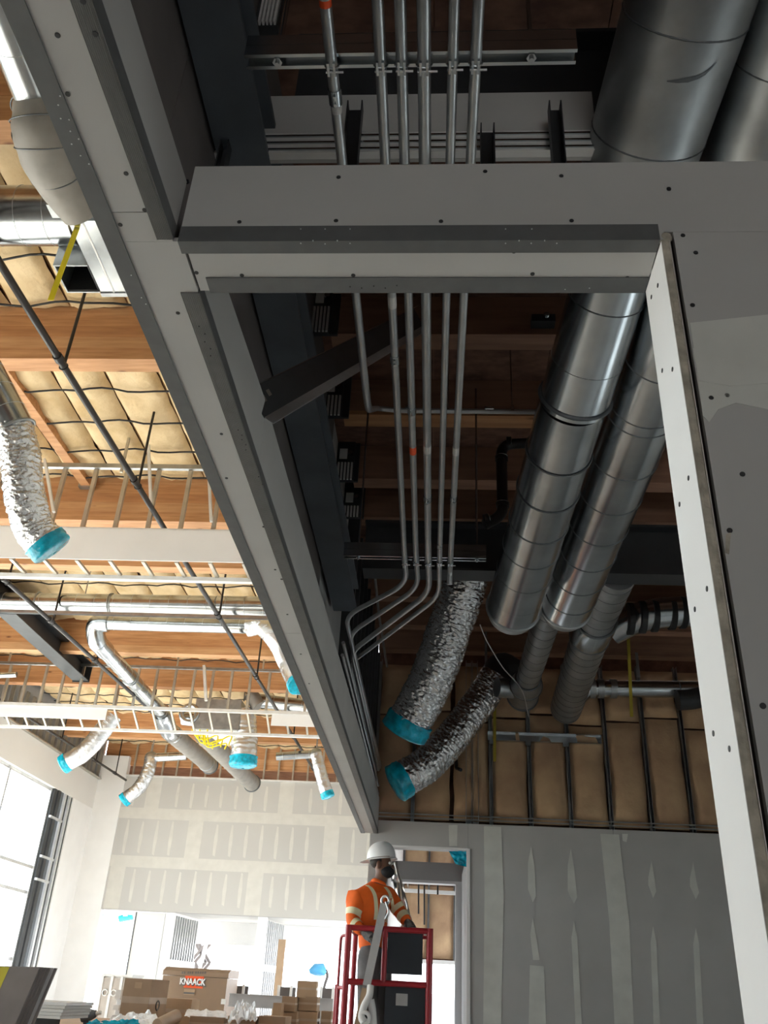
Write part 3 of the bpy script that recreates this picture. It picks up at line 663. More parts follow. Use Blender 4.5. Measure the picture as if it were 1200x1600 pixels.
B((bx0 + w_, yb0 + w_ * 2, zt - 0.02), (bx1 - 0.001, yb1 - w_ * 2, zt - 0.001)).build('inner_panel', BLACK, t); B((bx1 - 0.012, yb0 + w_ * 2, pz + 0.01), (bx1 - 0.001, yb1 - w_ * 2, zt - .03)).build('inner_panel', BLACK, t)
t = thing('yellow_strap', 'bright yellow strap hanging from the plenum in front of its black opening', 'strap', at(78, 470, Y=4.35))
MB().bar(at(127, 338, Y=4.36), at(79, 469, Y=4.36), 0.042, 0.003, up=(0, 1, 0)).build('strap_band', YEL, t)
MB().bar(at(127, 338, Y=4.36), Vector((q1.x + 0.05, q0.y + 0.05, pz - 0.001)), 0.04, 0.003).build('strap_band', YEL, t)
t = thing('cross_strut', 'short pale metal strut at the left edge above the wide horizontal duct', 'strut', at(15, 224, Y=4.4))
MB().chan(at(-120, 228, Y=4.5), at(34, 222, Y=4.5), 0.04, 0.04).build('channel', TRACK, t)

# flex drop at the left edge
t = thing('flex_duct', 'nearest foil flex duct, at the left edge below a spiral duct end, blue cap', 'duct', at(70, 855, z=7.0))
a0, a1 = at(-28, 575, z=7.2), at(24, 672, z=7.1)
round_duct(t, [a0 + (a0 - a1) * 2, a1], 0.158, 0.2, seam=SEAML, sr=0.003); MB().ring(a1, a1 - a0, 0.16, 0.014, 36).build('collar', GALVD, t)
flex_duct(t, [a1 - (a1 - a0).normalized() * 0.03, at(32, 715, z=7.05), at(40, 780, z=7.0), at(54, 825, z=7.0), at(78, 855, z=7.0)], 0.165, seed=1, amp=0.09, cap_len=0.12, fine=1.4, step=0.008, seg=72)

t = thing('round_duct', 'long horizontal spiral duct under the wool batts beyond the first white bulkhead', 'duct', (-5, 12.5, 6.87))
za_, zb_ = at(0, 945, Y=12.5), at(420, 943, Y=12.5)
round_duct(t, [(XL + 0.1, 12.5, 6.83), (-1.2, 12.5, 6.90)], 0.158, 0.30, seam=SEAML, sr=0.003)
for x in (173, 176, 340, 60): q = at(x, 942, Y=12.5); ring_at('coupling', t, (q.x, 12.5, 6.865), (1, 0, 0.009), 0.162, 0.012, GALVD)
for x in (130, 345): q = at(x, 942, Y=12.5); MB().bar((q.x, 12.5, 7.02), (q.x, 12.5, 7.9), 0.02, 0.003).build('hanger_strap', GALVD, t)
t = thing('cross_strut', 'thin grey steel strut running under the long horizontal spiral duct', 'strut', at(250, 960, Y=12.2))
z_ = at(250, 959, Y=12.25).z; MB().chan((XL, 12.25, z_), (-1.2, 12.25, z_), 0.05, 0.05, up=(0, 0, -1)).build('channel', GALVD, t)

t = thing('round_duct', 'spiral branch duct with a silver elbow that turns and runs away to the second bulkhead', 'duct', at(150, 985, Y=13.1))
e1 = at(388, 977, Y=13.1); e0 = at(165, 975, Y=13.1); zc = (e0.z + e1.z) / 2
round_duct(t, [(e0.x, 13.1, zc), (e1.x, 13.1, zc)], 0.118, 0.30, seam=SEAML, sr=0.0025)
d0 = at(152, 1003, Z=zc - 0.24); d1 = at(252, 1112, Z=zc - 0.24); 
el = fillet([(e0.x + 0.05, 13.1, zc), (d0.x, 13.1, zc), (d0.x, 13.3, zc - 0.24), d1.lerp(d0, 0.9)], 0.25, 6)
MB().tube(el, 0.15, 20, True, lambda i, k, a: 1 + 0.035 * (i % 2)).build('elbow', GALV, t)
round_duct(t, [d1.lerp(d0, 0.92), d1], 0.135, 0.35, seam=SEAML, sr=0.003)
for f in (0.0, 0.45, 0.47): q = d0.lerp(d1, f); ring_at('coupling', t, q, d1 - d0, 0.14, 0.012, GALVD)
t6 = thing('flex_duct', 'foil flex duct on the end of the horizontal branch duct, drooping beside the soffit beam', 'duct', at(460, 1070, Y=13.1))
ring_at('collar', t6, (e1.x, 13.1, zc), (1, 0, 0), 0.125, 0.02, GALVD)
flex_duct(t6, [(e1.x, 13.1, zc), at(410, 978, Y=13.05), at(434, 1003, Y=12.95), at(450, 1036, Y=13.1), at(466, 1070, Y=12.8)], 0.165, seed=2, amp=0.045, step=0.018)

t = thing('lined_duct', 'left of two beige lined ducts under the far beams, joined to a ribbed silver elbow', 'duct', at(300, 1170, Z=6.35))
a = at(262, 1140, Z=6.35); b = at(328, 1196, Z=6.35)
el = fillet([d1, d1.lerp(a, 0.5) + Vector((0, 0, 0.04)), a, a.lerp(b, 0.12)], 0.3, 6)
MB().tube(el, 0.185, 20, True, lambda i, k, a: 1 + 0.045 * (i % 2)).build('elbow', GALV, t)
round_duct(t, [a.lerp(b, 0.08), b], 0.19, 0.28, m=VINYL, seam=GREYD, sr=0.004); ring_at('end_ring', t, b, b - a, 0.2, 0.016, SEAM); ring_at('end_ring', t, a.lerp(b, 0.9), b - a, 0.195, 0.014, GALVD)
t = thing('lined_duct', 'right of two beige lined ducts, its open end against the far white wall', 'duct', at(360, 1185, Z=6.35))
a = at(318, 1148, Z=6.2); b = at(394, 1224, Z=6.0)
round_duct(t, [a, b], 0.19, 0.30, m=VINYL, seam=GREYD, sr=0.004); ring_at('end_ring', t, b, b - a, 0.2, 0.016, SEAM)
t = thing('fan_unit', 'sheet metal fan coil box above the second bulkhead rail with a pale underside', 'fan coil', at(345, 1130, Y=18))
q0, q1 = at(300, 1138, Y=17.2), at(372, 1138, Y=17.2)
B((q0.x, 17.2, q0.z), (q1.x, 18.5, q0.z + 0.62)).build('casing', GALVD, t); B((q0.x + 0.05, 17.25, q0.z - 0.02), (q1.x - 0.02, 18.4, q0.z)).build('base_panel', PALE, t)
MB().tube([(q0.x - 0.35, 17.6, q0.z + 0.3), (q0.x, 17.6, q0.z + 0.3)], [0.13, 0.16], 20).build('inlet_ring', GALV, t)
MB().ring((q0.x - 0.1, 17.2, q0.z + 0.3), (0, 1, 0), 0.17, 0.05, 24, 8).build('motor_ring', GALV, t)
t = thing('yellow_strap', 'tangled yellow straps dangling under the fan coil box', 'strap', at(318, 1155, Y=17.2))
for i in range(7):
    a = at(300 + i * 4, 1140 + (i % 3) * 3, Y=17.25); MB().tube(spline([a, a + Vector((0.1, 0, -0.12 - 0.03 * i)), a + Vector((0.25 + 0.04 * i, 0.02, -0.1 - 0.04 * (i % 3))), a + Vector((0.3 + 0.03 * i, 0, -0.3))], 5), 0.014, 6).build('strap_band', YEL, t)
def hflex(label, pts, r, Y, seed, amp=0.07, stub=None, cl=0.14):
    t = thing('flex_duct', label, 'duct', at(*pts[-1], Y=Y)); flex_duct(t, [at(x, y, Y=Y) for x, y in pts], r, seed=seed, amp=amp, step=0.02, cap_len=cl, pitch=0.08)
    if not stub:
        q = at(*pts[0], Y=Y); MB().bar(q + Vector((0, 0, r * 0.8)), Vector((q.x, q.y, 7.6)), 0.03, 0.004, up=(0, 1, 0)).build('hanger_strap', GALVD, t)
    if stub:
        a = at(*pts[0], Y=Y); b = at(*stub, Y=Y); round_duct(t, [a, b], r * 0.62, 0.3, seam=SEAML, sr=0.003); MB().ball(a, r * 0.95, 14, 8).build('boot', GALVD, t); MB().bar(a + Vector((0, 0, r * 0.7)), Vector((a.x, a.y, 7.6)), 0.03, 0.004, up=(0, 1, 0)).build('hanger_strap', GALVD, t)
    return t
hflex('smooth foil flex duct hanging near the left window header, blue film on its lower end', [(178, 1118), (160, 1142), (135, 1172), (100, 1194)], 0.19, 17.6, 3, 0.035, cl=0.16)
hflex('curled crinkled foil flex duct hanging in front of the far white wall', [(236, 1184), (232, 1204), (218, 1230), (194, 1250)], 0.17, 21.6, 4, 0.11, stub=(292, 1181))
hflex('fat vertical foil flex duct hanging from the fan coil box, blue film at bottom', [(379, 1112), (381, 1140), (382, 1165), (380, 1192)], 0.27, 17.5, 5, 0.07, cl=0.22)
hflex('slim foil flex duct hanging beside the soffit beam before the far white wall', [(494, 1178), (499, 1200), (505, 1222), (512, 1243)], 0.145, 19.5, 6, 0.07, stub=(432, 1182))
t = thing('round_duct', 'spiral duct stub glimpsed behind studs above the right end of the second bulkhead', 'duct', at(440, 1100, Y=17.5))
round_duct(t, [at(396, 1094, Y=17.5), at(500, 1106, Y=17.5)], 0.14, 0.3, seam=SEAML, sr=0.003)
MB().tube([at(392, 1085, Y=17.4), at(405, 1104, Y=17.4)], 0.15, 16).build('coupling', VINYL, t)
# dark steel stubs under the roof
for lab, (a, b), Zb in (('larger black steel beam end poking in at the left edge above a glulam beam', ((-40, 946), (63, 1004)), 7.0), ('smaller black steel beam end below it on the left, over the second stud row', ((60, 1030), (126, 1064)), 6.75)):
    p0, p1 = at(*a, Z=Zb), at(*b, Z=Zb); t = thing('steel_beam', lab, 'beam', p1)
    x = p1.x; y0 = p1.y - 3.4
    B((x - 0.16, y0, Zb), (x + 0.16, p1.y, Zb + 0.02)).build('flange', DSTEEL, t); B((x - 0.01, y0, Zb + 0.02), (x + 0.01, p1.y, Zb + 0.34)).build('web', DSTEEL, t)
    B((x - 0.16, y0, Zb + 0.34), (x + 0.16, p1.y, Zb + 0.36)).build('flange', DSTEEL, t); B((x - 0.17, p1.y, Zb - .02), (x + 0.17, p1.y + 0.02, Zb + 0.38)).build('end_plate', DSTEEL, t)
t = thing('cross_strut', 'small grey conduit end at the left edge beside the smaller steel beam end', 'strut', at(10, 1055, Y=15)); MB().tube([at(-60, 1058, Y=15), at(26, 1054, Y=15)], 0.05, 12).build('channel', GALV, t)
for lab, x, y0, y1, dx in (('left of two small ducts with blue caps seen through the far window opening', 150, 1412, 1436, -4), ('right of two small ducts with blue caps seen through the far window opening', 197, 1418, 1436, 2)):
    t = thing('flex_duct', lab, 'duct', at(x, y1, Y=26.2)); MB().tube([at(x + 2, y0 + 2, Y=26.2), at(x, y1 - 4, Y=26.2)], 0.10, 14).build('foil_sleeve', FOIL, t)
    MB().tube([at(x - 11, y1, Y=26.2), at(x + 10, y1 - 6 + dx, Y=26.2)], 0.09, 10, True, lambda i, k, a: 0.8 + 0.3 * math.sin(a * 2)).build('film_cap', CYAN, t)
# ================================================================ ROOM: joists, steel, conduits, ducts
jl = ['timber joist overhead before the front header', 'timber joist at the top of the dark opening, partly behind the header', 'brown timber joist with the topmost slatted hanger bracket, just below the header', 'timber joist with the long cross conduit clipped under it', 'timber joist third down in the dark opening, level with the black drain elbow',
      'timber joist fourth down, just above the dark cross beam', 'timber joist hidden mostly behind the dark cross beam', 'timber joist above the big foil flex duct', 'timber joist before the insulated wall', 'timber joist closest to the insulated wall']
for y, l in zip(JY, jl):
    t = thing('timber_joist', l, 'joist', (1.7, y, 4.87), 'timber joists in the room roof')
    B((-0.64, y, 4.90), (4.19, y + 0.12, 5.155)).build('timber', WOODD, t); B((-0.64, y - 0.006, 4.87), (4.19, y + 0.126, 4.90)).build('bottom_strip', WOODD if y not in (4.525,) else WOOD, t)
for i, (x0, x1, y0, y1, Y, lab) in enumerate([(402, 445, -40, 33, 1.72, 'slatted hanger bracket cut off by the top edge, left of the conduits'), (485, 517, 478, 516, 3.70, 'topmost of the slatted joist hanger brackets'), (503, 535, 617, 647, 4.47, 'second slatted joist hanger bracket from the top, under the diagonal stud'), (525, 553, 722, 748, 5.25, 'third slatted joist hanger bracket from the top'), (536, 562, 790, 806, 5.83, 'lowest slatted joist hanger bracket, by the dark cross beam')]):
    a, b = at(x0, y1, Y=Y), at(x1, y0, Y=Y); t = thing('joist_hanger', lab, 'bracket', ((a.x + b.x) / 2, Y, a.z), 'slatted joist hangers')
    W = b.x - a.x; H = b.z - a.z
    B((a.x, Y + 0.015, a.z), (b.x, Y + 0.03, b.z + 0.22)).build('back_plate', DSTEEL, t)
    for k in range(5): B((a.x + W * (k + 0.12) / 5, Y, a.z), (a.x + W * (k + 0.68) / 5, Y + 0.015, b.z)).build('slat', TRACK, t)
    B((a.x + W * 0.08, Y + 0.006, b.z + 0.035), (a.x + W * 0.55, Y + 0.015, b.z + 0.12)).build('paper_tag', PALE, t)
    MB().tube([(a.x + W * 0.75, Y - 0.01, b.z + 0.08), (a.x + W * 0.75, Y + 0.015, b.z + 0.08)], 0.018, 8).build('bolt', GALV, t)
    B((a.x - 0.02, Y + 0.03, a.z), (-0.60 if b.x < -0.62 else b.x, Y + 0.05, b.z + 0.24)).build('seat', DSTEEL, t)

def ibeam(label, a, b, wd, h, m=STEEL, name='steel_beam', up=(0, 0, 1)):
    """a, b on the underside centre line"""
    a, b = vec(a), vec(b); t = thing(name, label, 'beam', a.lerp(b, .5)); z = Vector((0, 0, 1))
    MB().bar(a + z * 0.01, b + z * 0.01, wd, 0.02).build('flange', m, t); MB().bar(a + z * (h - 0.01), b + z * (h - 0.01), wd, 0.02).build('flange', m, t)
    MB().bar(a + z * h / 2, b + z * h / 2, 0.014, h - 0.04).build('web', m, t); return t
ibeam('slate blue steel beam running lengthwise above the soffit beam beside the conduits', (-0.655, -2.0, 3.95), (-0.655, 5.58, 3.95), 0.165, 0.19)
t = ibeam('dark steel cross beam at the far end of the conduits', (-0.56, 5.72, 4.31), (4.19, 5.72, 4.31), 0.18, 0.40, DSTEEL)
t = ibeam('dark steel cross beam overhead above the first conduit rack', (-0.56, 2.0, 4.30), (4.19, 2.0, 4.30), 0.16, 0.44, DSTEEL)
# stiffened board strip and stub studs over the header
t = thing('upper_bulkhead', 'pale board strip with a shiny track lip, hung behind the conduits above the header', 'bulkhead', (0, 1.85, 3.9))
u0, u1 = at(335, 238, Y=1.86), at(935, 238, Y=1.86)
tz0, tz1 = at(600, 237, Y=1.832).z, at(600, 207, Y=1.832).z
B((u0.x, 1.86, tz0), (u1.x, 1.873, 4.29)).build('face_board', GREY, t)
MB().chan((u0.x, 1.845, tz0), (u1.x, 1.845, tz0), 0.028, tz1 - tz0, 0.003).build('track', TRACK, t)
for i in range(3): B((u0.x, 1.826, tz0 + 0.008 + i * (tz1 - tz0) * .34), (u1.x, 1.831, tz0 + 0.016 + i * (tz1 - tz0) * .34)).build('track_rib', GALV, t)
for x, yt, wd in ((548, 165, 0.05), (762, 200, 0.044), (872, 165, 0.04), (350, 165, 0.03)):
    q = at(x, 240, Y=1.79); zt = at(x, yt, Y=1.79).z
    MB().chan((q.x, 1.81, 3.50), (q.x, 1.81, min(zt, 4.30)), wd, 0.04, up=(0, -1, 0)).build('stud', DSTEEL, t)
B((u0.x, 1.874, 4.12), (u0.x + 0.02, 1.93, 4.32)).build('hanger', DSTEEL, t); B((u1.x - 0.02, 1.874, 4.12), (u1.x, 1.93, 4.32)).build('hanger', DSTEEL, t)

# conduit racks
ZC = 3.70
def rack(label, Y, x0, x1, rods, light):
    z0 = ZC + 0.017; t = thing('strut_rack', label, 'rack', ((x0 + x1) / 2, Y, z0))
    MB().chan((x0, Y, z0 + 0.041), (x1, Y, z0 + 0.041), 0.041, 0.041, 0.003, up=(0, 0, -1), lip=0.009).build('channel', GALV, t)
    MB().chan((x0, Y, z0 + 0.042), (x1, Y, z0 + 0.042), 0.041, 0.041, 0.003, up=(0, 0, 1), lip=0.009).build('channel', GALV, t)
    for x in rods: 
        MB().tube([(x, Y, z0 - 0.012), (x, Y, 4.88)], 0.006, 8).build('hanger_rod', GALV, t)
        MB().tube([(x, Y, z0 - 0.004), (x, Y, z0 + 0.004)], 0.013, 6).build('nut', GALV, t)
    return t
YN = at(640, 92, Z=ZC + 0.02).y; YFR = at(650, 872, Z=ZC + 0.02).y
rack('near steel strut rack clamping six conduits overhead', YN, at(380, 92, Z=ZC).x, at(902, 92, Z=ZC).x, (at(430, 88, Z=ZC).x, at(832, 84, Z=ZC).x), 1)
rack('far steel strut rack clamping five conduits before the dark cross beam', YFR, -0.53, 0.25, (-0.45, 0.2), 0)
def X_(x, y): return at(x, y, Z=ZC).x
lines = [(508, 0, 575, 640), (590, 0, 632, 870), (625, 0, 650, 870), (662, 0, 669, 870), (710, 0, 687, 870), (748, 0, 704, 870)]
bends = [None, (540, 962), (546, 990), (549, 1018), (547, 1037), None]
rad = [0.0150, 0.0148, 0.0148, 0.0172, 0.0135, 0.0145]
lab = ['leftmost overhead conduit, turning sideways halfway along behind the others', 'second conduit from the left in the overhead row', 'third conduit from the left in the overhead row, red label on it', 'thickest conduit, fourth from the left in the overhead row', 'fifth conduit from the left in the overhead row', 'rightmost overhead conduit, ending just past the far rack']
coup = [[(519, 150)], [(614, 560)], [(643, 640)], [(668, 778)], [(687, 852)], [(710, 778)]]
for i, (xa, ya, xb, yb) in enumerate(lines):
    a, b = at(xa, ya, Z=ZC), at(xb, yb, Z=ZC); d = (b - a).normalized(); s0 = a - d * (3.2 + a.y); r = rad[i]
    s0.z = ZC
    t = thing('conduit', lab[i], 'conduit', a, 'conduits in the overhead row')
    if i == 0:
        q = at(590, 638, Y=4.05); pts = fillet([s0, b, q, Vector((q.x + 0.12, q.y + .02, q.z)), Vector((1.6, q.y + .02, q.z))], 0.16, 8)
    elif bends[i]:
        e = at(*bends[i], Z=ZC); c = at(*[(636, 912), (654, 918), (671, 926), (686, 932)][i - 1], Z=ZC)
        pts = fillet([s0, b, c, Vector((e.x, e.y, ZC)), Vector((e.x + 0.012, 9.0, ZC - 0.02 * i))], 0.16, 8)
    else:
        e = at(703, 893, Z=ZC); pts = fillet([s0, e, e + Vector((0, 0.02, -0.07))], 0.06, 6)
    MB().tube(pts, r, 14).build('pipe_run', EMT, t)
    for x, y in coup[i]:
        q = at(x, y, Z=ZC); q = a + d * (q - a).length; MB().tube([q - d * 0.022, q + d * 0.022], r * 1.22, 14).build('coupling', GALV, t)
        for sgn in (-1, 1): MB().tube([q + d * 0.011 * sgn + Vector((0, 0, -r)), q + d * 0.011 * sgn + Vector((0, 0, -r * 1.6))], 0.004, 6).build('set_screw', GALV, t)
    for Yc in ((YN, YFR) if i else (YN,)):
        q = a + d * ((Yc - a.y) / d.y)
        MB().ring(q, d, r * 1.12, 0.0032, 18).build('clamp', GALV, t)
        for sgn in (-1, 1): B((q.x + sgn * (r * 0.5) - 0.003, Yc - 0.018, ZC - r * 1.5), (q.x + sgn * (r * 0.5) + 0.003, Yc + 0.018, ZC + r * 1.1)).build('clamp_ear', GALV, t)
        MB().tube([(q.x - r, Yc + 0.008, ZC - r * 1.25), (q.x + r * 2.0, Yc + 0.008, ZC - r * 1.25)], 0.003, 6).build('clamp_bolt', ALU, t)
    tags = {0: [(523, 160, PALE), (507, 3, ORED)], 2: [(646, 702, ORED)], 3: [(664, 700, PALE)], 1: [(606, 470, PALE)], 5: [(706, 703, PALE)]}.get(i, [])
    for x, y, m in tags:
        q = at(x, y, Z=ZC); q = a + d * ((q.y - a.y) / d.y); n = (EYEP - q).normalized(); L = 0.028 if y > 10 else 0.009
        MB().tube([q - d * L, q + d * L], r * 1.03, 14, False).build('label_wrap', m, t)
t0 = bpy.data.objects['conduit']; q = at(590, 638, Y=4.07)
for x in (764, 640): p = at(x, 633, Y=q.y); MB().tube([(p.x - 0.025, q.y, q.z), (p.x + 0.025, q.y, q.z)], 0.019, 12).build('coupling', GALV, t0)
for x in (700, 800): p = at(x, 633, Y=q.y); B((p.x - 0.008, q.y - 0.02, q.z - .018), (p.x + 0.008, q.y + 0.02, q.z + 0.02)).build('clamp', GALV, t0); MB().tube([(p.x, q.y, q.z), (p.x, q.y, 5.16)], 0.004, 6).build('hanger_rod', GALV, t0)

# diagonal punched stud
t = thing('metal_stud', 'diagonal metal stud with a punched bright flange, bridging from the soffit beam to roof', 'stud', at(411, 655, X=-0.575))
p0, p1 = at(411, 648, X=-0.578), at(660, 506, Y=3.5)
d, s, u = frame(p1 - p0, (0, -1, 0.35))
n = (EYEP - p0.lerp(p1, 0.4)).normalized(); wdir = n.cross(d).normalized()
if wdir.z < 0: wdir = -wdir
W_ = 0.105; k = 0.003
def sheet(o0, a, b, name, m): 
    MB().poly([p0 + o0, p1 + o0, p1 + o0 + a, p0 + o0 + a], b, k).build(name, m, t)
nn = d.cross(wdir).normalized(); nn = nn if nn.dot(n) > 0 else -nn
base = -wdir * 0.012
sheet(base, wdir * W_, -nn, 'web', mat('stud_shadow_steel', (0.16, 0.17, 0.18), 0.35, 0.9))  # web darker and lower flange paler, shade and light in their colours
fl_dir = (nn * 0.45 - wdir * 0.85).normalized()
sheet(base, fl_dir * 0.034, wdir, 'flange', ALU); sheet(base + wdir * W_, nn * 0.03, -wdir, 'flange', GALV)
for i in range(34):
    q = p0 + base + d * (0.02 + i * 0.021)
    MB().poly([q, q + d * 0.007, q + d * 0.007 + fl_dir * 0.030, q + fl_dir * 0.030], -wdir, 0.0016).build('punched_rib', GALVD, t)
for o in (0.05, 0.10): 
    q = p0 + base + wdir * (0.045 if o < .1 else .055) + d * o; MB().poly([q, q + d * 0.022, q + d * 0.022 + wdir * 0.022, q + wdir * 0.022], nn, 0.001).build('knockout', STUD, t)

# black drain
t = thing('drain_pipe', 'black drain pipe with two elbows and pale joint bands, left of the big ducts', 'pipe', at(783, 805, Y=4.85))
Yd = 4.88; a, b, c, e = at(850, 686, Y=Yd), at(783, 694, Y=Yd), at(784, 805, Y=Yd), at(762, 812, Y=Yd)
c.x = b.x; e.z = c.z - .02; a.z = b.z + .03
MB().tube(fillet([Vector((a.x + 0.25, Yd, a.z)), b, c, e - Vector((0.02, 0, 0.05))], 0.09, 8), 0.036, 16).build('pipe_run', PIPE, t)
for p, ax in ((at(798, 692, Y=Yd), (1, 0, 0)), (Vector((b.x, Yd, b.z - 0.10)), (0, 0, 1)), (Vector((b.x, Yd, c.z + 0.09)), (0, 0, 1)), (at(764, 812, Y=Yd), (1, 0, .3))):
    MB().ring(p, ax, 0.038, 0.006, 20).build('joint_band', GALV, t); 
    q = vec(p); A = vec(ax).normalized(); MB().tube([q - A * 0.03, q - A * 0.004], 0.043, 16).build('hub', PIPE, t)
t = thing('deck_anchor', 'small crumpled metal anchor plate under the deck at the upper right of the dark opening', 'bracket', at(848, 497, Y=3.72))
q = at(848, 497, Y=3.68); B((q.x - 0.06, q.y, q.z - 0.02), (q.x + 0.07, 3.744, q.z + 0.03)).build('plate', DSTEEL, t); MB().ball(q + Vector((0.02, -0.01, 0.01)), 0.02, 8, 6).build('bolt', GALV, t)

# big spiral ducts
def seams(t, a, b, r, ys, x0f, m=SEAM, sr=0.0045):
    """a seam ring where the duct passes each photo row"""
    a, b = vec(a), vec(b)
    for y in ys:
        best = min(range(401), key=lambda k: abs(row(a.lerp(b, k / 400)) - y)); ring_at('seam_ring', t, a.lerp(b, best / 400), b - a, r, sr, m)
def row(p):
    c = M3.transposed() @ (vec(p) - EYEP); return CY + FPX * c.y / c.z
t = thing('round_duct', 'largest overhead duct, smooth steel with two thin seams, above the header', 'duct', at(1040, 120, z=2.6))
p0, p1 = at(1078, 0, z=2.42), at(998, 255, z=2.80); d = (p1 - p0).normalized()
s0 = p0 - d * 2.6; s1 = p1 + d * 0.12
MB().tube([s0, s1], 0.178, 56).build('shell', GALVD, t); seams(t, p0 - d * .5, s1, 0.178, (22, 205), 0, SEAM, 0.0035)
def on_duct(x, y, o=0.0015):
    v = (at(x, y, z=1) - EYEP).normalized(); D = (p1 - p0).normalized(); w0 = EYEP - p0; A = v - D * v.dot(D); B0 = w0 - D * w0.dot(D)
    qa, qb, qc = A.dot(A), 2 * A.dot(B0), B0.dot(B0) - (0.178 + o) ** 2; return EYEP + v * ((-qb - math.sqrt(max(0, qb * qb - 4 * qa * qc))) / (2 * qa))
sc = [(1042, 127, 1), (1058, 127, 3), (1075, 125, 4), (1090, 121, 3), (1102, 115, 2.5), (1112, 106, 1.5), (1120, 97, 0.6)]
MB().add([on_duct(x, y + s_ * h) for x, y, h in sc for s_ in (-1, 1)], [(2 * k, 2 * k + 1, 2 * k + 3, 2 * k + 2) for k in range(len(sc) - 1)], True).build('scuff', SEAM, t)
a = at(945, 470, z=3.50); b = at(899, 620, z=3.85); c = at(808, 930, z=5.30)
MB().tube([s1, a - (b - a).normalized() * 0.28], [0.178, 0.150], 56).build('reducer', GALVD, t)
t = thing('round_duct', 'left of the two big ringed spiral ducts in the opening, nearest the conduits', 'duct', b)
d = (b - a).normalized(); a0 = a - d * 0.28
ra, rb, rc = 0.150, 0.155, 0.165
MB().tube([a0, b + d * 0.03], [ra, rb], 56).build('shell', GALV, t); seams(t, a0, b, ra + 0.001, (463, 560), 0)
ring_at('coupling', t, b, d, rb + 0.004, 0.010, SEAM)
b2 = at(896, 626, z=3.88); d2 = (c - b2).normalized()
MB().tube([b2, c + d2 * 0.16], [rb * 0.985, rc], 56).build('shell', GALV, t)
seams(t, b2, c + d2 * 0.15, 0.160, (704, 762, 812, 852, 890, 925), 0); ring_at('end_lip', t, c + d2 * 0.15, d2, rc, 0.012, GALVD)
MB().tube([c + d2 * 0.16, c + d2 * 0.24, c + d2 * 0.26], [rc * 0.97, rc * 0.90, rc * 0.1], 48).build('end_cap', GALVD, t)
t = thing('round_duct', 'right of the two big ringed spiral ducts, passing behind the lit jamb', 'duct', at(975, 708, Z=4.0))
e0, e1 = at(977, 708, Z=4.06), at(893, 925, Z=3.97); d = (e1 - e0).normalized(); f0 = e0 - d * 2.15; f1 = e1 + d * 0.2
MB().tube([f0, f1], 0.168, 56).build('shell', GALV, t); seams(t, f0, f1, 0.1685, (555, 625, 640, 708, 765, 814, 855, 893, 925), 0, SEAM, 0.004)
ring_at('end_lip', t, f1, d, 0.168, 0.012, GALVD); MB().tube([f1, f1 + d * 0.09, f1 + d * 0.11], [0.163, 0.15, 0.02], 48).build('end_cap', GALVD, t)
t = thing('round_duct', 'big overhead duct at the upper right corner, dark and dented', 'duct', at(1180, 120, z=2.6))
g0, g1 = at(1272, 0, z=2.42), at(1184, 243, z=2.80); d = (g1 - g0).normalized()
MB().tube([g0 - d * 2.4, g1 + d * 0.2], 0.178, 56, True, lambda i, k, a: 1).build('shell', GALVD, t); seams(t, g0, g1 + d * .1, 0.178, (90,), 0, SEAM, 0.003)

# smaller ducts behind
t = thing('round_duct', 'narrow spiral duct dropping from under the two big ducts to a flared tee', 'duct', at(838, 1030, Z=4.3))
h0, h1 = at(866, 930, Z=4.33), at(822, 1070, Z=4.33)
round_duct(t, [h0, h1], 0.112, 0.19, m=GALVD, seam=SEAM, sr=0.003); dd = (h1 - h0).normalized()
h1b = h1 - dd * 0.05; MB().tube([h1 - dd * 0.2, h1, h1 + dd * 0.35], [0.118, 0.155, 0.15], 32).build('tee_body', GALVD, t)
for f in (-0.2, 0.0, 0.35): ring_at('coupling', t, h1 + dd * f, dd, 0.12 if f < -.1 else 0.155, 0.009, SEAM)
MB().tube([h1 + dd * 0.15, h1 + dd * 0.05 + Vector((-0.28, 0, -0.02))], 0.095, 20).build('branch', GALVD, t)
t = thing('round_duct', 'medium spiral duct with a wide coupling, beside the narrow one, running to the insulated wall', 'duct', at(920, 1000, Z=4.3))
h0, h1, h2 = at(967, 886, Z=4.42), at(925, 985, Z=4.38), at(884, 1108, Z=4.33)
h0 = h0.lerp(h1, max(0, (5.83 - h0.y) / (h1.y - h0.y)))
round_duct(t, [h0, h1], 0.148, 0.16, m=GALVD, seam=SEAM, sr=0.003); round_duct(t, [h1, h2], 0.158, 0.16, m=GALVD, seam=SEAM, sr=0.003, phase=0.8)
dd = (h1 - h0).normalized(); MB().tube([h1 - dd * 0.22, h1 - dd * 0.12, h1 + dd * 0.12], [0.152, 0.175, 0.168], 36).build('coupling', GALV, t)
for f in (-0.21, 0.12): ring_at('coupling_bead', t, h1 + dd * f, dd, 0.165, 0.009, SEAM)
t = thing('round_duct', 'banded side duct elbow at the right, above the thin side duct', 'duct', at(1030, 960, Y=7.2))
Yb = 7.1; q = [at(955, 985, Y=7.3), at(985, 968, Y=7.2), at(1025, 958, Y=Yb), at(1140, 952, Y=Yb)]
MB().tube(fillet(q, 0.25, 6), 0.135, 32).build('shell', GALV, t)
for x, m in ((984, SEAM), (1003, SEAM), (1022, SEAM), (1049, SEAM), (1066, SEAM)):
    p = at(x, 968 - (x - 975) * 0.12, Y=Yb); MB().tube([p - Vector((0.022, 0, 0)), p + Vector((0.022, 0, 0))], 0.141, 32).build('band', BLACK, t)
t = thing('round_duct', 'thin horizontal side duct crossing in front of the brown wool batts', 'duct', at(1010, 1075, Y=8.75))
Yb = 8.7; MB().tube(fillet([at(905, 1088, Y=Yb), at(918, 1076, Y=Yb), at(1160, 1078, Y=Yb)], 0.1, 6), 0.085, 28).build('shell', GALV, t)
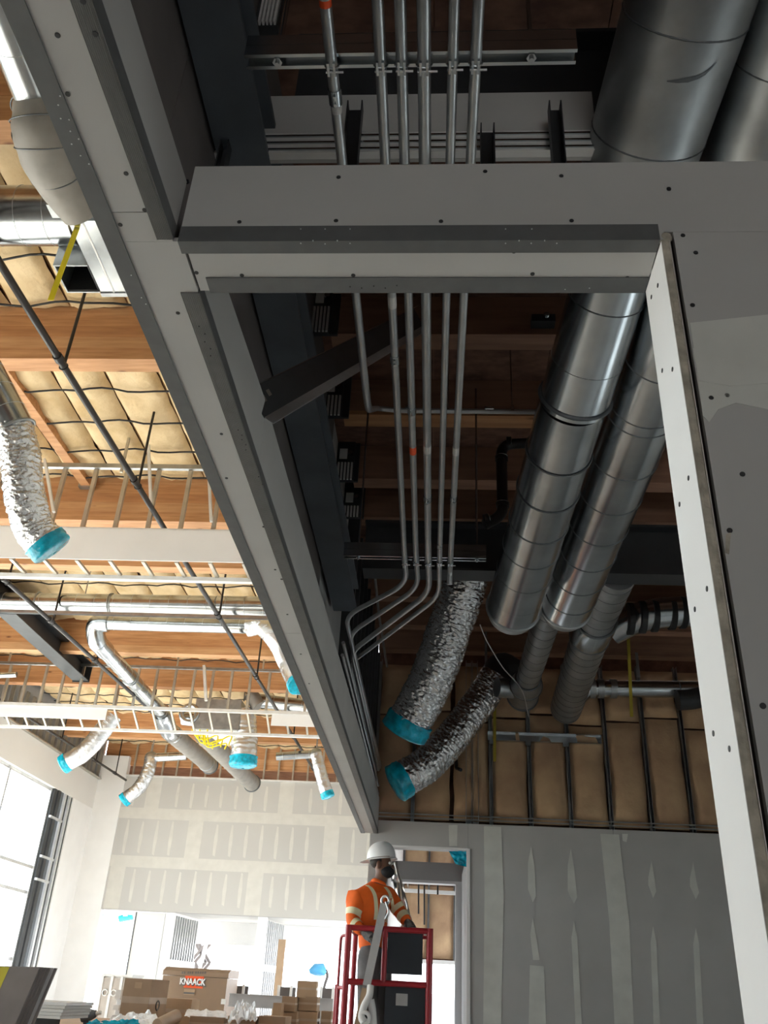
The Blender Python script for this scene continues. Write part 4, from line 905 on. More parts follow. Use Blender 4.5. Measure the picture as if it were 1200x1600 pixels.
for x in (925, 938, 958): p = at(x, 1076, Y=Yb); MB().tube([p - Vector((0.03, 0, 0)), p + Vector((0.03, 0, 0))], 0.098, 24).build('band', GALVD, t)
p = at(1060, 1078, Y=Yb); ring_at('seam_ring', t, p, (1, 0, 0), 0.086, 0.006, SEAM)
p = at(1082, 1092, Y=Yb - 0.1); MB().tube(fillet([p + Vector((-0.15, 0, -0.02)), p + Vector((0.05, 0, 0)), p + Vector((0.3, 0, 0.12))], .1), 0.10, 20).build('elbow', DSTEEL, t)
p = at(1000, 1076, Y=Yb); MB().bar((p.x, Yb, 4.6), (p.x, Yb, 4.87), 0.03, 0.003).build('hanger_strap', GALVD, t)

# foil flex ducts
t = thing('flex_duct', 'biggest foil flex duct hanging in the dark room, wide blue film cap', 'duct', at(635, 1145, Y=6.9))
flex_duct(t, [at(752, 850, Y=6.2), at(732, 895, Y=6.35), at(705, 975, Y=6.6), at(672, 1065, Y=6.8), at(634, 1138, Y=6.95)], 0.185, seed=11, amp=0.075, step=0.006, seg=110, fine=1.6, cap_len=0.16, pitch=0.045)
q = at(735, 890, Y=6.32); MB().bar(q, Vector((q.x, q.y, 5.16)), 0.025, 0.004, up=(0, 1, 0)).build('hanger_strap', GALVD, t)
t = thing('flex_duct', 'second foil flex duct below the biggest one, reaching left to the stud wall', 'duct', at(640, 1215, Y=8.3))
pp = [at(775, 1058, Y=8.55), at(757, 1085, Y=8.55), at(715, 1142, Y=8.45), at(668, 1193, Y=8.35), at(622, 1222, Y=8.3)]
flex_duct(t, pp, 0.17, m=FOIL, seed=12, amp=0.075, step=0.007, seg=96, fine=1.6, cap_len=0.14, pitch=0.05)
q = at(760, 1083, Y=8.55); MB().bar(q, Vector((q.x, q.y, 5.16)), 0.025, 0.004, up=(0, 1, 0)).build('hanger_strap', GALVD, t)
q = at(778, 1052, Y=8.6); MB().tube(fillet([q + Vector((-0.05, -0.05, -0.12)), q + Vector((0.02, 0, 0.1)), q + Vector((0.2, 0.05, 0.0))], 0.15), 0.15, 24).build('elbow', SEAM, t)
t = thing('hanging_wire', 'thin grey wire drooping between the biggest flex duct and the flared tee', 'wire', at(790, 1050, Y=7.5))
MB().tube(spline([at(750, 976, Y=6.7), at(760, 1000, Y=6.8), at(785, 1042, Y=7.2), at(815, 1078, Y=7.9), at(826, 1120, Y=8.6)], 8), 0.005, 6).build('strand', LGREY, t)
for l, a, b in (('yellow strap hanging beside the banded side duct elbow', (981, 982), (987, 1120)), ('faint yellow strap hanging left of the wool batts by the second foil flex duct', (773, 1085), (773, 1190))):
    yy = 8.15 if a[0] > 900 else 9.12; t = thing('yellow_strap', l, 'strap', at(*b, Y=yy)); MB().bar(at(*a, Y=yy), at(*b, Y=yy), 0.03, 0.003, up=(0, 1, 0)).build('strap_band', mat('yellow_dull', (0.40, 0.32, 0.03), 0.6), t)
t = thing('channel_bracket', 'horizontal galvanised channel screwed across the studs of the insulated wall', 'bracket', at(855, 1150, Y=9.05))
c0, c1 = at(763, 1147, Y=9.08), at(943, 1156, Y=9.08)
MB().chan((c0.x, 9.195, c0.z), (c1.x, 9.195, c0.z - 0.0), 0.095, 0.06, 0.004, up=(0, -1, 0)).build('channel', GALV, t)
for x in (770, 827, 886): p = at(x, 1158, Y=9.03); B((p.x - 0.03, 9.13, c0.z - 0.09), (p.x + 0.03, 9.195, c0.z - 0.047)).build('clip', GALV, t)
t = thing('drain_pipe', 'short black pipe stub on the insulated wall below the second foil flex duct', 'pipe', at(713, 1195, Y=9.1)); MB().tube(fillet([at(712, 1165, Y=9.18), at(713, 1200, Y=9.18), at(720, 1203, Y=9.08)], 0.02), 0.018, 10).build('pipe_run', BLACK, t)
t = thing('conduit', 'thin conduit strung along the dark stud wall above the soffit beam', 'conduit', (-0.56, 6.5, 3.55))
MB().tube(fillet([at(583, 872, X=-0.57), at(592, 960, X=-.57), at(606, 1050, X=-.57)], .05), 0.012, 8).build('pipe_run', EMT, t)
for dz in (0, 0.08): MB().tube([(-0.585, 5.0, 3.42 + dz), (-0.585, 9.0, 3.40 + dz)], 0.011, 8).build('pipe_run', EMT, t)
# hanger straps of the flex ducts
def strap_to(tname_pts):
    for o, p, top in tname_pts: MB().bar(p, Vector((p.x, p.y, top)), 0.025, 0.004, up=(0, 1, 0)).build('hanger_strap', GALVD, o)
# ================================================================ BEYOND THE DOORWAY
w2 = struct('wall_2', (0, 12, 0))
B((-0.62, 9.42, 0), (-0.52, 15, 5.0)).build('left_board', WHITE, w2)
B((2.6, 9.4, 0), (2.7, 11.0, 5.0)).build('right_board', GREY, w2); B((2.6, 11.0, 2.6), (2.7, 15.2, 5.0)).build('right_board', GREY, w2)
a, b = at(622, 1345, Y=11.2), at(722, 1378, Y=11.2)
B((-0.52, 11.2, b.z), (2.6, 11.216, a.z)).build('header_board', GREY, w2)
B((-0.52, 11.19, b.z - 0.03), (2.6, 11.36, b.z)).build('header_trim', WHITE, w2)
xj = at(714, 1480, Y=11.2).x
B((xj, 11.2, 0), (2.6, 11.36, b.z - .03)).build('jamb_board', WHITE, w2)
B((DX1, 9.38, 0), (DX1 + 0.06, 11.19, 2.93)).build('return_board', WHITE, w2)
B((xj - 0.02, 11.19, 0), (xj, 11.37, b.z - .03)).build('jamb_trim', WHITE, w2)
zb = at(680, 1500, Y=15).z
B((-0.6, 15.06, zb), (2.6, 15.2, 5)).build('sheathing', OSB, w2)
B((-0.6, 14.95, zb - 0.05), (2.6, 15.2, zb)).build('window_head', PALE, w2)
B((2.3, 15.0, 0), (2.6, 15.2, zb - .05)).build('pier', PALE, w2)
for i in range(7):
    x0 = -0.5 + i * 0.41
    for z0, z1 in ((zb + 0.02, zb + 1.05), (zb + 1.07, 4.8)):
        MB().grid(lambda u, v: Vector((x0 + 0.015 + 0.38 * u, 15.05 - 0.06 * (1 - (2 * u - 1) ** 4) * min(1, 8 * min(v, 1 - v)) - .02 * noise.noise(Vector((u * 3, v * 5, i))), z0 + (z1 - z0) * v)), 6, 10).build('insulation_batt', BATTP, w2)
    MB().chan((x0, 15.06, zb), (x0, 15.06, 4.8), 0.03, 0.07, up=(0, -1, 0)).build('stud', GALVD, w2)
B((-0.62, 9.4, 5.0), (2.7, 15.2, 5.1)).build('roof_deck', OSB, w2)
t = thing('drop_rods', 'dark threaded rods hanging in the room beyond the doorway', 'rods', at(655, 1410, Y=13))
for x, y0, y1 in ((654, 1384, 1428), (663, 1395, 1445), (684, 1384, 1398)): MB().tube([at(x, y0 - 25, Y=13), at(x, y1, Y=13)], 0.012, 6).build('rod', PIPE, t)
t = thing('cross_strut', 'pale metal strut crossing the room beyond the doorway under its roof', 'strut', at(680, 1397, Y=14)); MB().chan(at(630, 1394, Y=14), at(735, 1400, Y=14), 0.06, 0.05).build('channel', TRACK, t)
t = thing('conduit', 'shiny conduits clipped along the wall beyond the doorway', 'conduit', at(640, 1400, X=-.49))
for dx in (0.0, 0.06): MB().tube([at(637, 1382, X=-.48 + dx), at(650, 1440, X=-.48 + dx)], 0.014, 8).build('pipe_run', ALU, t)
t = thing('lit_edge_sheet', 'added silver sheet standing in for the lit soffit edge behind the worker', 'sheet', at(625, 1420, Y=9.1))  # added sheet, stands in for a lit soffit edge beyond the doorway
P0 = [at(610, 1352, Y=9.16), at(620, 1345, Y=9.16)]; P1 = [at(628, 1462, Y=8.9), at(649, 1458, Y=8.9)]
def fs(u, v):
    p = P0[0].lerp(P0[1], u).lerp(P1[0].lerp(P1[1], u), v); return p + Vector((0, -0.02 - 0.05 * noise.noise(Vector((u * 5, v * 9, 1))), 0))
MB().grid(fs, 10, 30).build('sheet', LITEDGE, t)
t = thing('film_scrap', 'crumpled blue film patch stuck in the top corner of the doorway', 'film', at(718, 1342, Y=9.25))
c4 = [at(701, 1330, Y=9.24), at(729, 1330, Y=9.24), at(729, 1355, Y=9.24), at(712, 1350, Y=9.24)]
MB().grid(lambda u, v: c4[0].lerp(c4[1], u).lerp(c4[3].lerp(c4[2], u), v) + Vector((0, 0.04 * noise.noise(Vector((u * 4, v * 4, 2))), 0)), 14, 14).build('film', CYAN, t)
# door casing
dr = struct('door_1', (DX1, YR, 0))
B((DX1 - 0.012, YR - 0.012, 0), (DX1 + 0.02, YR + 0.17, DZ)).build('jamb', WHITE, dr)
B((DX0, YR - 0.006, DZ - 0.012), (DX1, YR + 0.17, DZ + 0.006)).build('head', WHITE, dr)
# pickup parked outside
t = thing('truck', 'white pickup truck parked outside, seen through the doorway window', 'truck', (1.6, 24, -0.25))
prof = [(-2.6, 0.35), (2.7, 0.35), (2.75, 0.95), (1.3, 1.1), (0.7, 1.75), (-0.8, 1.78), (-1.0, 1.12), (-2.65, 1.1)]
ct = at(690, 1560, Y=24); cx = ct.x
MB().poly([(cx + a, 24.0, b - 0.25 + 0.2) for a, b in prof], (0, 1, 0), 1.8).build('body', WHITE, t)
MB().poly([(cx + a, 23.99, b - 0.05) for a, b in [(0.55, 1.2), (0.45, 1.65), (-0.65, 1.68), (-0.75, 1.2)]], (0, 1, 0), 0.02).build('window_glass', LGREY, t)
for dx in (-1.7, 1.75):
    w_ = MB().tube([(cx + dx, 23.95, 0.12), (cx + dx, 24.2, 0.12)], 0.37, 24).build('wheel', BLACK, t); MB().tube([(cx + dx, 23.93, 0.12), (cx + dx, 23.96, 0.12)], 0.2, 16).build('hub', ALU, w_)
    MB().ring((cx + dx, 23.99, 0.16), (0, 1, 0), 0.43, 0.03, 28).build('wheel_arch', DSTEEL, t)

# ================================================================ SCISSOR LIFT AND WORKER
PZ = 0.95; YA, YB = 7.78, 8.50
LX0, LX1 = at(542, 1500, Y=YA).x, at(671, 1500, Y=YA).x
zt = at(545, 1449, Y=YA).z; zm = at(560, 1534, Y=YA).z
t = thing('scissor_lift', 'red-railed scissor lift with dark panels, raised in front of the doorway', 'lift', ((LX0 + LX1) / 2, 8.1, 0))
def rail(p, q, r=0.022, name='rail'): return MB().tube([p, q], r, 12).build(name, RED, t)
for x in (LX0, LX1):
    for y in (YA, YB): rail((x, y, PZ), (x, y, zt + 0.02), 0.026 if y == YA else 0.022, 'post')
for y in (YA, YB):
    for z in (zt, zm): rail((LX0, y, z), (LX1, y, z))
for x in (LX0, LX1):
    for z in (zt, zm): rail((x, YA, z), (x, YB, z))
xm = at(601, 1480, Y=YA).x
rail((xm, YA, zm), (xm, YA, zt))
B((LX0 - 0.03, YA - 0.03, PZ - 0.1), (LX1 + 0.03, YB + 0.4, PZ)).build('platform', DSTEEL, t)
for x in (LX0, LX1): B((x - 0.012, YA, PZ), (x + 0.012, YB, PZ + 0.15)).build('toe_board', RED, t)
# swing gate at the left
gx = at(529, 1540, Y=YA + 0.1).x
rail((gx, YA + 0.1, PZ), (gx, YA + 0.1, at(531, 1541, Y=YA + .1).z), 0.016, 'gate_post'); gx2 = at(523, 1540, Y=YA + 0.1).x
rail((gx2, YA + 0.25, PZ), (gx2, YA + 0.25, at(524, 1538, Y=YA + .25).z), 0.014, 'gate_post'); gz = at(531, 1543, Y=YA + .1).z
rail((gx, YA + .1, gz), (LX0, YA, gz), 0.014, 'gate_bar'); gz2 = at(536, 1462, Y=YA + .2).z; gx3 = at(533, 1462, Y=YA + .2).x
MB().tube(fillet([(gx3, YA + .2, PZ + .55), (gx3, YA + .2, gz2), (LX0, YA + .1, gz2)], 0.04), 0.011, 8).build('gate_bar', RED, t)
pa, pb = at(604, 1521, Y=YA + .05), at(661, 1455, Y=YA + .05)
B((pa.x, YA + 0.03, pa.z), (pb.x, YA + 0.10, pb.z)).build('upper_panel', NAVY, t)
pa, pb = at(600, 1600, Y=YA + .05), at(668, 1537, Y=YA + .05)
bx_ = B((pa.x, YA + 0.03, PZ), (pb.x, YA + 0.30, pb.z)).build('control_box', NAVY, t)
la, lb = at(618, 1571, Y=YA), at(637, 1553, Y=YA)
pl = B((la.x, YA + 0.026, la.z), (lb.x, YA + 0.032, lb.z)).build('label_plate', LGREY, bx_)
ca, cb = at(660, 1520, Y=YA + .06), at(668, 1460, Y=YA + .06)
B((at(662, 1460, Y=YA).x, YA + 0.01, at(664, 1462, Y=YA).z), (at(669, 1460, Y=YA).x, YA + 0.02, at(664, 1452, Y=YA).z)).build('white_tag', PALE, t)
for s in (0, 1):                                     # scissor stack under the platform
    for k in range(2):
        z0, z1 = 0.35 + k * 0.25, 0.6 + k * 0.25
        MB().bar((LX0 + 0.05 + s * .55, YA + 0.05 , z0), (LX0 + 0.05 + s * .55, YB + 0.3, z1), 0.04, 0.06).build('scissor_arm', RED, t); MB().bar((LX0 + 0.1 + s * .45, YA + 0.05, z1), (LX0 + 0.1 + s * .45, YB + .3, z0), 0.04, 0.06).build('scissor_arm', RED, t)
B((LX0, YA, 0.12), (LX1, YB + 0.35, 0.36)).build('base', DSTEEL, t)
for x in (LX0 + 0.03, LX1 - 0.03):
    for y in (YA + 0.12, YB + 0.2): MB().tube([(x - 0.05, y, 0.13), (x + 0.05, y, 0.13)], 0.13, 20).build('wheel', BLACK, t)

t = thing('lift_mast', 'grey sleeved pole with a tan lower end and ring clasp, propped on the lift rail', 'pole', at(575, 1560, Y=7.68))
p0, p1, p2 = at(557, 1625, Y=7.70), at(573, 1540, Y=7.72), at(596, 1432, Y=7.72)
p0 = p1 + (p1 - p2).normalized() * ((p1.z - PZ) / (p2 - p1).normalized().z * 1.0 if False else 0.62)
MB().bar(p0, p1, 0.062, 0.05, up=(0, -1, 0)).build('shaft', CARD2, t); MB().bar(p1 - (p2 - p1).normalized() * 0.02, p2, 0.062, 0.05, up=(0, -1, 0)).build('sleeve', LGREY, t)
MB().bar(at(594, 1445, Y=7.68), at(600, 1412, Y=7.68), 0.06, 0.05, up=(0, -1, 0)).build('clasp_body', LGREY, t)
MB().ring(at(602, 1407, Y=7.68), (0.3, 1, 0), 0.032, 0.011, 20, 8).build('clasp_ring', ALU, t)
MB().tube(spline([at(603, 1409, Y=7.66), at(607, 1424, Y=7.65), at(602, 1436, Y=7.66)], 6), 0.010, 8).build('clasp_hook', ALU, t)
t = thing('hose', 'white hose with a dark round mouth hooked on the lift beside the pole', 'hose', at(572, 1585, Y=7.66))
MB().tube(spline([at(579, 1540, Y=7.7), at(577, 1556, Y=7.68), at(569, 1572, Y=7.66), at(565, 1588, Y=7.65), at(569, 1597, Y=7.64)], 6), 0.028, 12).build('tube', WHITE, t)
q = at(570, 1590, Y=7.64); MB().ring(q, (0.1, 1, 0.2), 0.036, 0.016, 24, 8).build('rim', WHITE, t); MB().tube([q, q + Vector((0, 0.03, 0))], 0.034, 20).build('mouth', BLACK, t)
MB().tube(spline([at(579, 1562, Y=7.69), at(582, 1580, Y=7.69), at(584, 1610, Y=7.69)], 4), 0.03, 10).build('tube', WHITE, t)

YP = 8.14
wk = thing('person', 'worker in an orange high-visibility shirt and white hard hat standing on the red lift', 'person', (at(585, 1500, Y=YP).x, YP, PZ))
def skin(name, J, E, m, root, sub=2):
    me = bpy.data.meshes.new(name); ks = list(J); o0 = ORIG[wk.name]
    me.from_pydata([tuple(vec(J[k][0]) - o0) for k in ks], [(ks.index(a), ks.index(b)) for a, b in E], []); me.materials.append(m)
    o = bpy.data.objects.new(name, me); link(o, wk, o0)
    md = o.modifiers.new('Skin', 'SKIN'); md.use_smooth_shade = True
    for i, k in enumerate(ks):
        r = J[k][1]; me.skin_vertices[0].data[i].radius = r if isinstance(r, tuple) else (r, r); me.skin_vertices[0].data[i].use_root = (k == root)
    s = o.modifiers.new('Sub', 'SUBSURF'); s.levels = sub; s.render_levels = sub; return o
def wp(x, y, dy=0.0): return at(x, y, Y=YP + dy)
pel = wp(584, 1494); che = wp(583, 1425); nk = wp(592, 1384); 
sR, sL = wp(560, 1402, -0.13), wp(607, 1398, 0.13); eR, eL = wp(549, 1441, -0.20), wp(625, 1425, 0.10)
hR, hL = wp(575, 1461, -0.33), wp(640, 1446, -0.02)
hd_c = wp(598, 1352); hd_t = wp(596, 1330); chin = wp(603, 1362)
hipR, hipL = wp(575, 1506, -0.07), wp(594, 1506, 0.07)
kneeR, kneeL = Vector((hipR.x + 0.02, hipR.y - 0.03, PZ + 0.52)), Vector((hipL.x + 0.03, hipL.y, PZ + 0.52))
anR, anL = Vector((hipR.x + 0.0, hipR.y, PZ + 0.09)), Vector((hipL.x + 0.02, hipL.y + .03, PZ + 0.09))
J = dict(pel=(pel, 0.11), che=(che, 0.12), nb=(wp(590, 1392), 0.085), nk=(wp(594, 1376), 0.058), jaw=(wp(599, 1362), 0.066), head=(hd_c, 0.086), top=(hd_t, 0.078),
         sR=(sR, 0.055), eR=(eR, 0.042), wR=(eR.lerp(hR, 0.85), 0.030), sL=(sL, 0.055), eL=(eL, 0.042), wL=(eL.lerp(hL, 0.85), 0.030),
         hipR=(hipR, 0.085), kR=(kneeR, 0.06), aR=(anR, 0.042), hipL=(hipL, 0.085), kL=(kneeL, 0.06), aL=(anL, 0.042))
E_ = [('pel', 'che'), ('che', 'nb'), ('nb', 'nk'), ('nk', 'jaw'), ('jaw', 'head'), ('head', 'top'), ('che', 'sR'), ('sR', 'eR'), ('eR', 'wR'), ('che', 'sL'), ('sL', 'eL'), ('eL', 'wL'), ('pel', 'hipR'), ('hipR', 'kR'), ('kR', 'aR'), ('pel', 'hipL'), ('hipL', 'kL'), ('kL', 'aL')]
skin('body', J, E_, SKIN, 'pel')
Js = dict(hem=(wp(583, 1497), (0.160, 0.14)), waist=(wp(582, 1460), (0.15, 0.13)), che=(wp(582, 1425), (0.16, 0.135)), up=(wp(585, 1401), (0.15, 0.12)), nb=(wp(591, 1383), (0.092, 0.085)), col=(wp(595, 1373), (0.070, 0.068)),
          sR=(sR, 0.078), mR=(sR.lerp(eR, 0.5) , 0.072), eR=(eR, 0.062), wR=(eR.lerp(hR, 0.75), 0.05), sL=(sL, 0.078), eL=(eL, 0.062), wL=(eL.lerp(hL, 0.8), 0.048))
Es = [('hem', 'waist'), ('waist', 'che'), ('che', 'up'), ('up', 'nb'), ('nb', 'col'), ('up', 'sR'), ('sR', 'mR'), ('mR', 'eR'), ('eR', 'wR'), ('up', 'sL'), ('sL', 'eL'), ('eL', 'wL')]
shirt = skin('shirt', Js, Es, ORNG, 'che')
Jt = dict(top=(wp(583, 1468), (0.125, 0.11)), pel=(wp(584, 1492), (0.14, 0.12)), hipR=(hipR, 0.105), kR=(kneeR, 0.085), aR=(anR, 0.075), hipL=(hipL, 0.105), kL=(kneeL, 0.085), aL=(anL, 0.075))
skin('trousers', Jt, [('top', 'pel'), ('pel', 'hipR'), ('hipR', 'kR'), ('kR', 'aR'), ('pel', 'hipL'), ('hipL', 'kL'), ('kL', 'aL')], TROU, 'pel')
for a in (anR, anL):
    MB().tube([(a.x - 0.06, a.y + 0.05, PZ + 0.045), (a.x + 0.0, a.y, PZ + 0.06), (a.x + 0.09, a.y - 0.09, PZ + 0.05), (a.x + 0.14, a.y - 0.14, PZ + 0.035)], [0.045, 0.055, 0.048, 0.03], 12).build('boot', BLACK, wk)
def hand(c, d, side, palm_n):
    """palm with four curled fingers and a thumb"""
    d = d.normalized(); n = palm_n.normalized(); s = d.cross(n).normalized() * side
    b = MB().tube([c - d * 0.02, c + d * 0.03, c + d * 0.085], [0.03, 0.042, 0.038], 12, True, lambda i, k, a: 1)
    for k, L in enumerate((0.062, 0.075, 0.070, 0.055)):
        o = c + d * 0.08 + s * (0.030 - 0.020 * k); b.tube([o, o + d * L * 0.5 + n * 0.008, o + d * L * 0.75 + n * 0.035, o + d * L * 0.55 + n * 0.058], [0.0105, 0.010, 0.0095, 0.007], 8)
    o = c + d * 0.02 + s * 0.036; b.tube([o, o + d * 0.03 + s * 0.022 + n * 0.01, o + d * 0.055 + s * 0.022 + n * 0.03], [0.014, 0.012, 0.008], 8)
    return b
hand(eR.lerp(hR, 0.86), hR - eR, 1, Vector((0, 0.2, -1))).build('hand', GLOVE, wk)
hand(eL.lerp(hL, 0.84), hL - eL, -1, Vector((0, 0, -1))).build('hand', GLOVE, wk)
# head: looks to the right; ear, nose, mask, hair, hat
fw = Vector((0.93, -0.36, -0.05)).normalized(); sd_ = Vector((-0.36, -0.93, 0)).normalized()
hb = MB(); hb.ball(hd_c + fw * 0.095 + Vector((0, 0, -0.012)), 0.016, 8, 6, (1, 1, 1.3)); hb.build('nose', SKIN, wk)
for s_ in (1, -1): MB().ball(hd_c + sd_ * 0.082 * s_ + Vector((0, 0, -0.005)), 0.03, 10, 8, (0.75, 0.5, 1.15)).build('ear', SKIN, wk)
for s_ in (1, -1): MB().ball(hd_c + fw * 0.082 + sd_ * 0.032 * s_ + Vector((0, 0, 0.018)), 0.013, 8, 6).build('eye', PALE, wk)
MB().ball(hd_c + fw * 0.042 + Vector((0, 0, -0.052)), 0.066, 16, 10, (1.02, 1.02, 0.82)).build('face_mask', MASKM, wk)
MB().ball(hd_c - fw * 0.030 + Vector((0, 0, 0.028)), 0.089, 18, 12, (1, 1, 0.72)).build('hair', HAIR, wk)
hc = wp(596, 1341); up = (Vector((-0.10, 0, 1)) ).normalized()
hx = (fw - up * fw.dot(up)).normalized(); hy = up.cross(hx)
def dome(u, v):
    a = 2 * math.pi * u; t_ = v * math.pi / 2; ridge = 1 + 0.05 * max(0, math.cos(2 * a)) ** 6 * math.sin(t_)
    return hc + hx * (0.132 * math.cos(a) * math.cos(t_) ** 0.75) + hy * (0.115 * math.sin(a) * math.cos(t_) ** 0.75) + up * (0.135 * math.sin(t_) * ridge)
hat = MB().grid(dome, 40, 14).build('hard_hat', HATM, wk)
def brim(u, v):
    a = 2 * math.pi * u; k = 0.018 + 0.055 * max(0, -math.cos(a)) ** 2
    e = hx * math.cos(a) * (0.130 + k * v) + hy * math.sin(a) * (0.113 + k * 0.7 * v); return hc + e - up * (0.004 + 0.014 * v)
MB().grid(brim, 40, 3).build('hat_brim', HATM, hat)
# reflective bands
def band(a, b, f, r, wdt, k=2):
    p = a.lerp(b, f); d = (b - a).normalized(); return MB().tube([p - d * wdt / 2, p + d * wdt / 2], r, 24, False).build('reflective_band', REFL, wk)
dg = bpy.context.evaluated_depsgraph_get(); bpy.context.view_layer.update()
from mathutils.bvhtree import BVHTree
ev = shirt.evaluated_get(bpy.context.evaluated_depsgraph_get()).to_mesh()
o0 = ORIG[wk.name]; bv = BVHTree.FromPolygons([v.co + o0 for v in ev.vertices], [tuple(p.vertices) for p in ev.polygons])
def around(c, ax, wdt, seg=48):
    """closed band hugging the shirt round axis ax at c"""
    c = vec(c); d, s, u = frame(ax); vs = []; fs = []
    for i in range(seg):
        a = 2 * math.pi * i / seg; e = s * math.cos(a) + u * math.sin(a)
        for h in (-wdt / 2, wdt / 2):
            o = c + d * h; hit = bv.ray_cast(o, e, 0.30)
            vs.append((hit[0] if hit[0] is not None else o + e * 0.08) + e * 0.004)
    for i in range(seg): j = (i + 1) % seg; fs.append((i * 2, j * 2, j * 2 + 1, i * 2 + 1))
    return MB().add(vs, fs, True).build('reflective_band', REFL, wk)
around(sR.lerp(eR, 0.66), eR - sR, 0.055); around(eR.lerp(hR, 0.30), hR - eR, 0.045)
around(sL.lerp(eL, 0.80), eL - sL, 0.045); around(eL.lerp(hL, 0.42), hL - eL, 0.06)
around(wp(582, 1436), (0, 0.05, 1), 0.055)
def strap(pts, wdt):
    vs = []; pts = spline([Vector((x, y, 0)) for x, y in pts], 8); pr = None
    for p in pts:
        row_ = []
        for dx in (-wdt / 2, 0, wdt / 2):
            q = at(p.x + dx, p.y, z=1) - EYEP; hit = bv.ray_cast(EYEP, q.normalized(), 30)
            row_.append(hit[0] - q.normalized() * 0.006 if hit[0] is not None else None)
        if all(row_): vs.append(row_)
    v = [x for r_ in vs for x in r_]; f = [(i * 3 + k, i * 3 + k + 1, i * 3 + k + 4, i * 3 + k + 3) for i in range(len(vs) - 1) for k in range(2)]
    if f: MB().add(v, f, True).build('reflective_band', REFL, wk)
strap([(573, 1383), (580, 1388), (586, 1400), (588, 1420), (587, 1437)], 6)
strap([(602, 1386), (608, 1394), (612, 1405), (614, 1420), (613, 1437)], 5)

# ================================================================ BENCH AREA (lower left)
t = thing('work_bench', 'long plywood work platform on trestles carrying boxes and tools', 'bench', (-3.4, 9.8, 0))
BZ = 1.25
B((-5.15, 8.9, BZ - 0.04), (-1.1, 11.3, BZ)).build('table_top', CARD2, t)
for x in (-5.0, -3.2, -1.3):
    for y in (9.1, 11.1): MB().bar((x, y, 0), (x, y, BZ - 0.04), 0.08, 0.08, up=(0, 1, 0)).build('leg', WOODL, t)
def carton(label, x0, x1, y0, y1, Y, dp, z0=None, m=CARD, rot=0.0, tape=True, group=None, mark=False):
    a, b = at(x0, y1, Y=Y), at(x1, y0, Y=Y); z = a.z if z0 is None else z0; W, H = b.x - a.x, b.z - z
    c = Vector(((a.x + b.x) / 2, Y + dp / 2, z)); t = thing('cardboard_box', label, 'box', c, group)
    B((c.x - W / 2, Y, z), (c.x + W / 2, Y + dp, z + H)).build('carton', m, t)
    g = 0.003
    B((c.x - W / 2 - .001, Y - 0.001, z + H), (c.x - 0.002, Y + dp + .001, z + H + g)).build('flap', m, t); B((c.x + 0.002, Y - 0.001, z + H), (c.x + W / 2 + .001, Y + dp + .001, z + H + g)).build('flap', m, t)
    if tape: B((c.x - W / 2 - .001, Y - 0.0015, z + H * 0.48), (c.x + W / 2 + .001, Y + dp + 0.001, z + H * 0.62)).build('tape', TAPE, t)
    if mark:
        B((c.x - W * 0.1, Y - 0.003, z + H * 0.80), (c.x + W * 0.16, Y - 0.001, z + H * 0.93)).build('label_sheet', CARD2, t)
        for k, (u, wd) in enumerate(((-0.42, 0.16), (-0.22, 0.20))): B((c.x + W * u, Y - 0.003, z + H * 0.06), (c.x + W * (u + wd), Y - 0.001, z + H * 0.11)).build('print_mark', BLADE, t)
        p = Vector((c.x + W / 2 + 0.002, Y + dp * 0.5, z + H * 0.45)); MB().ring(p, (1, 0, 0), 0.04, 0.008, 12).build('print_mark', BLADE, t)
    t.rotation_euler[2] = rot; return t
carton('large cardboard box with a taped middle band, in front of the tan jobsite box', 188, 243, 1531, 1592, 9.6, 0.45, BZ, rot=-0.12, mark=True)
carton('cardboard box low and half hidden behind the large taped one', 246, 300, 1562, 1600, 10.3, 0.35, BZ, CARD2)
carton('wide low open cardboard box under the crumpled clear sheet', 352, 400, 1590, 1625, 9.2, 0.4, BZ, CARD)
carton('wide low cardboard box right of the crumpled clear sheet', 401, 446, 1590, 1625, 9.2, 0.4, BZ, CARD)
carton('pale cardboard box with an open face behind the low boxes', 424, 440, 1568, 1600, 10.4, 0.3, BZ, CARD2, tape=False)
carton('upper carton of the shorter stack near the lift', 439, 462, 1558, 1581, 10.6, 0.28, None, CARD)
carton('lower carton of the shorter stack near the lift', 438, 464, 1581.2, 1625, 10.6, 0.30, BZ, CARD)
carton('topmost small carton of the tallest stack beside the lift', 462, 494, 1534, 1558, 10.8, 0.28, None, CARD2, rot=0.05)
carton('middle small carton of the tallest stack beside the lift', 465, 496, 1558.4, 1580, 10.8, 0.28, None, CARD)
carton('lowest small carton of the tallest stack beside the lift', 464, 496, 1580.4, 1625, 10.8, 0.28, BZ, CARD2)
carton('narrow carton on the bench between the tallest stack and the red lift', 499, 518, 1581, 1625, 10.9, 0.25, BZ, CARD)

carton('flat grey-brown carton under the loose paper plans', 290, 350, 1591, 1640, 9.35, 0.4, BZ, CARD)
t = thing('jobsite_box', 'big tan steel jobsite box with an orange and white logo', 'tool box', at(300, 1580, Y=14.5))
Yk = 14.5; a, b = at(245, 1590, Y=Yk), at(357, 1516, Y=Yk)
lid_z = at(300, 1526, Y=Yk).z
B((a.x, Yk, 0.16), (b.x, Yk + 0.8, lid_z)).build('body', TANB, t); MB().prism([(-0.4, 0), (0.4, 0), (0.4, 0.06), (0.25, b.z - lid_z), (-0.4, b.z - lid_z)], (a.x - .01, Yk + 0.4, lid_z + 0.006), (b.x + .01, Yk + 0.4, lid_z + 0.006)).build('lid', TANB, t)
B((a.x + .1, Yk + .1, 0), (b.x - .1, Yk + .7, 0.16)).build('skid', DSTEEL, t)
u0, u1 = at(287, 1554, Y=Yk), at(305, 1546, Y=Yk)
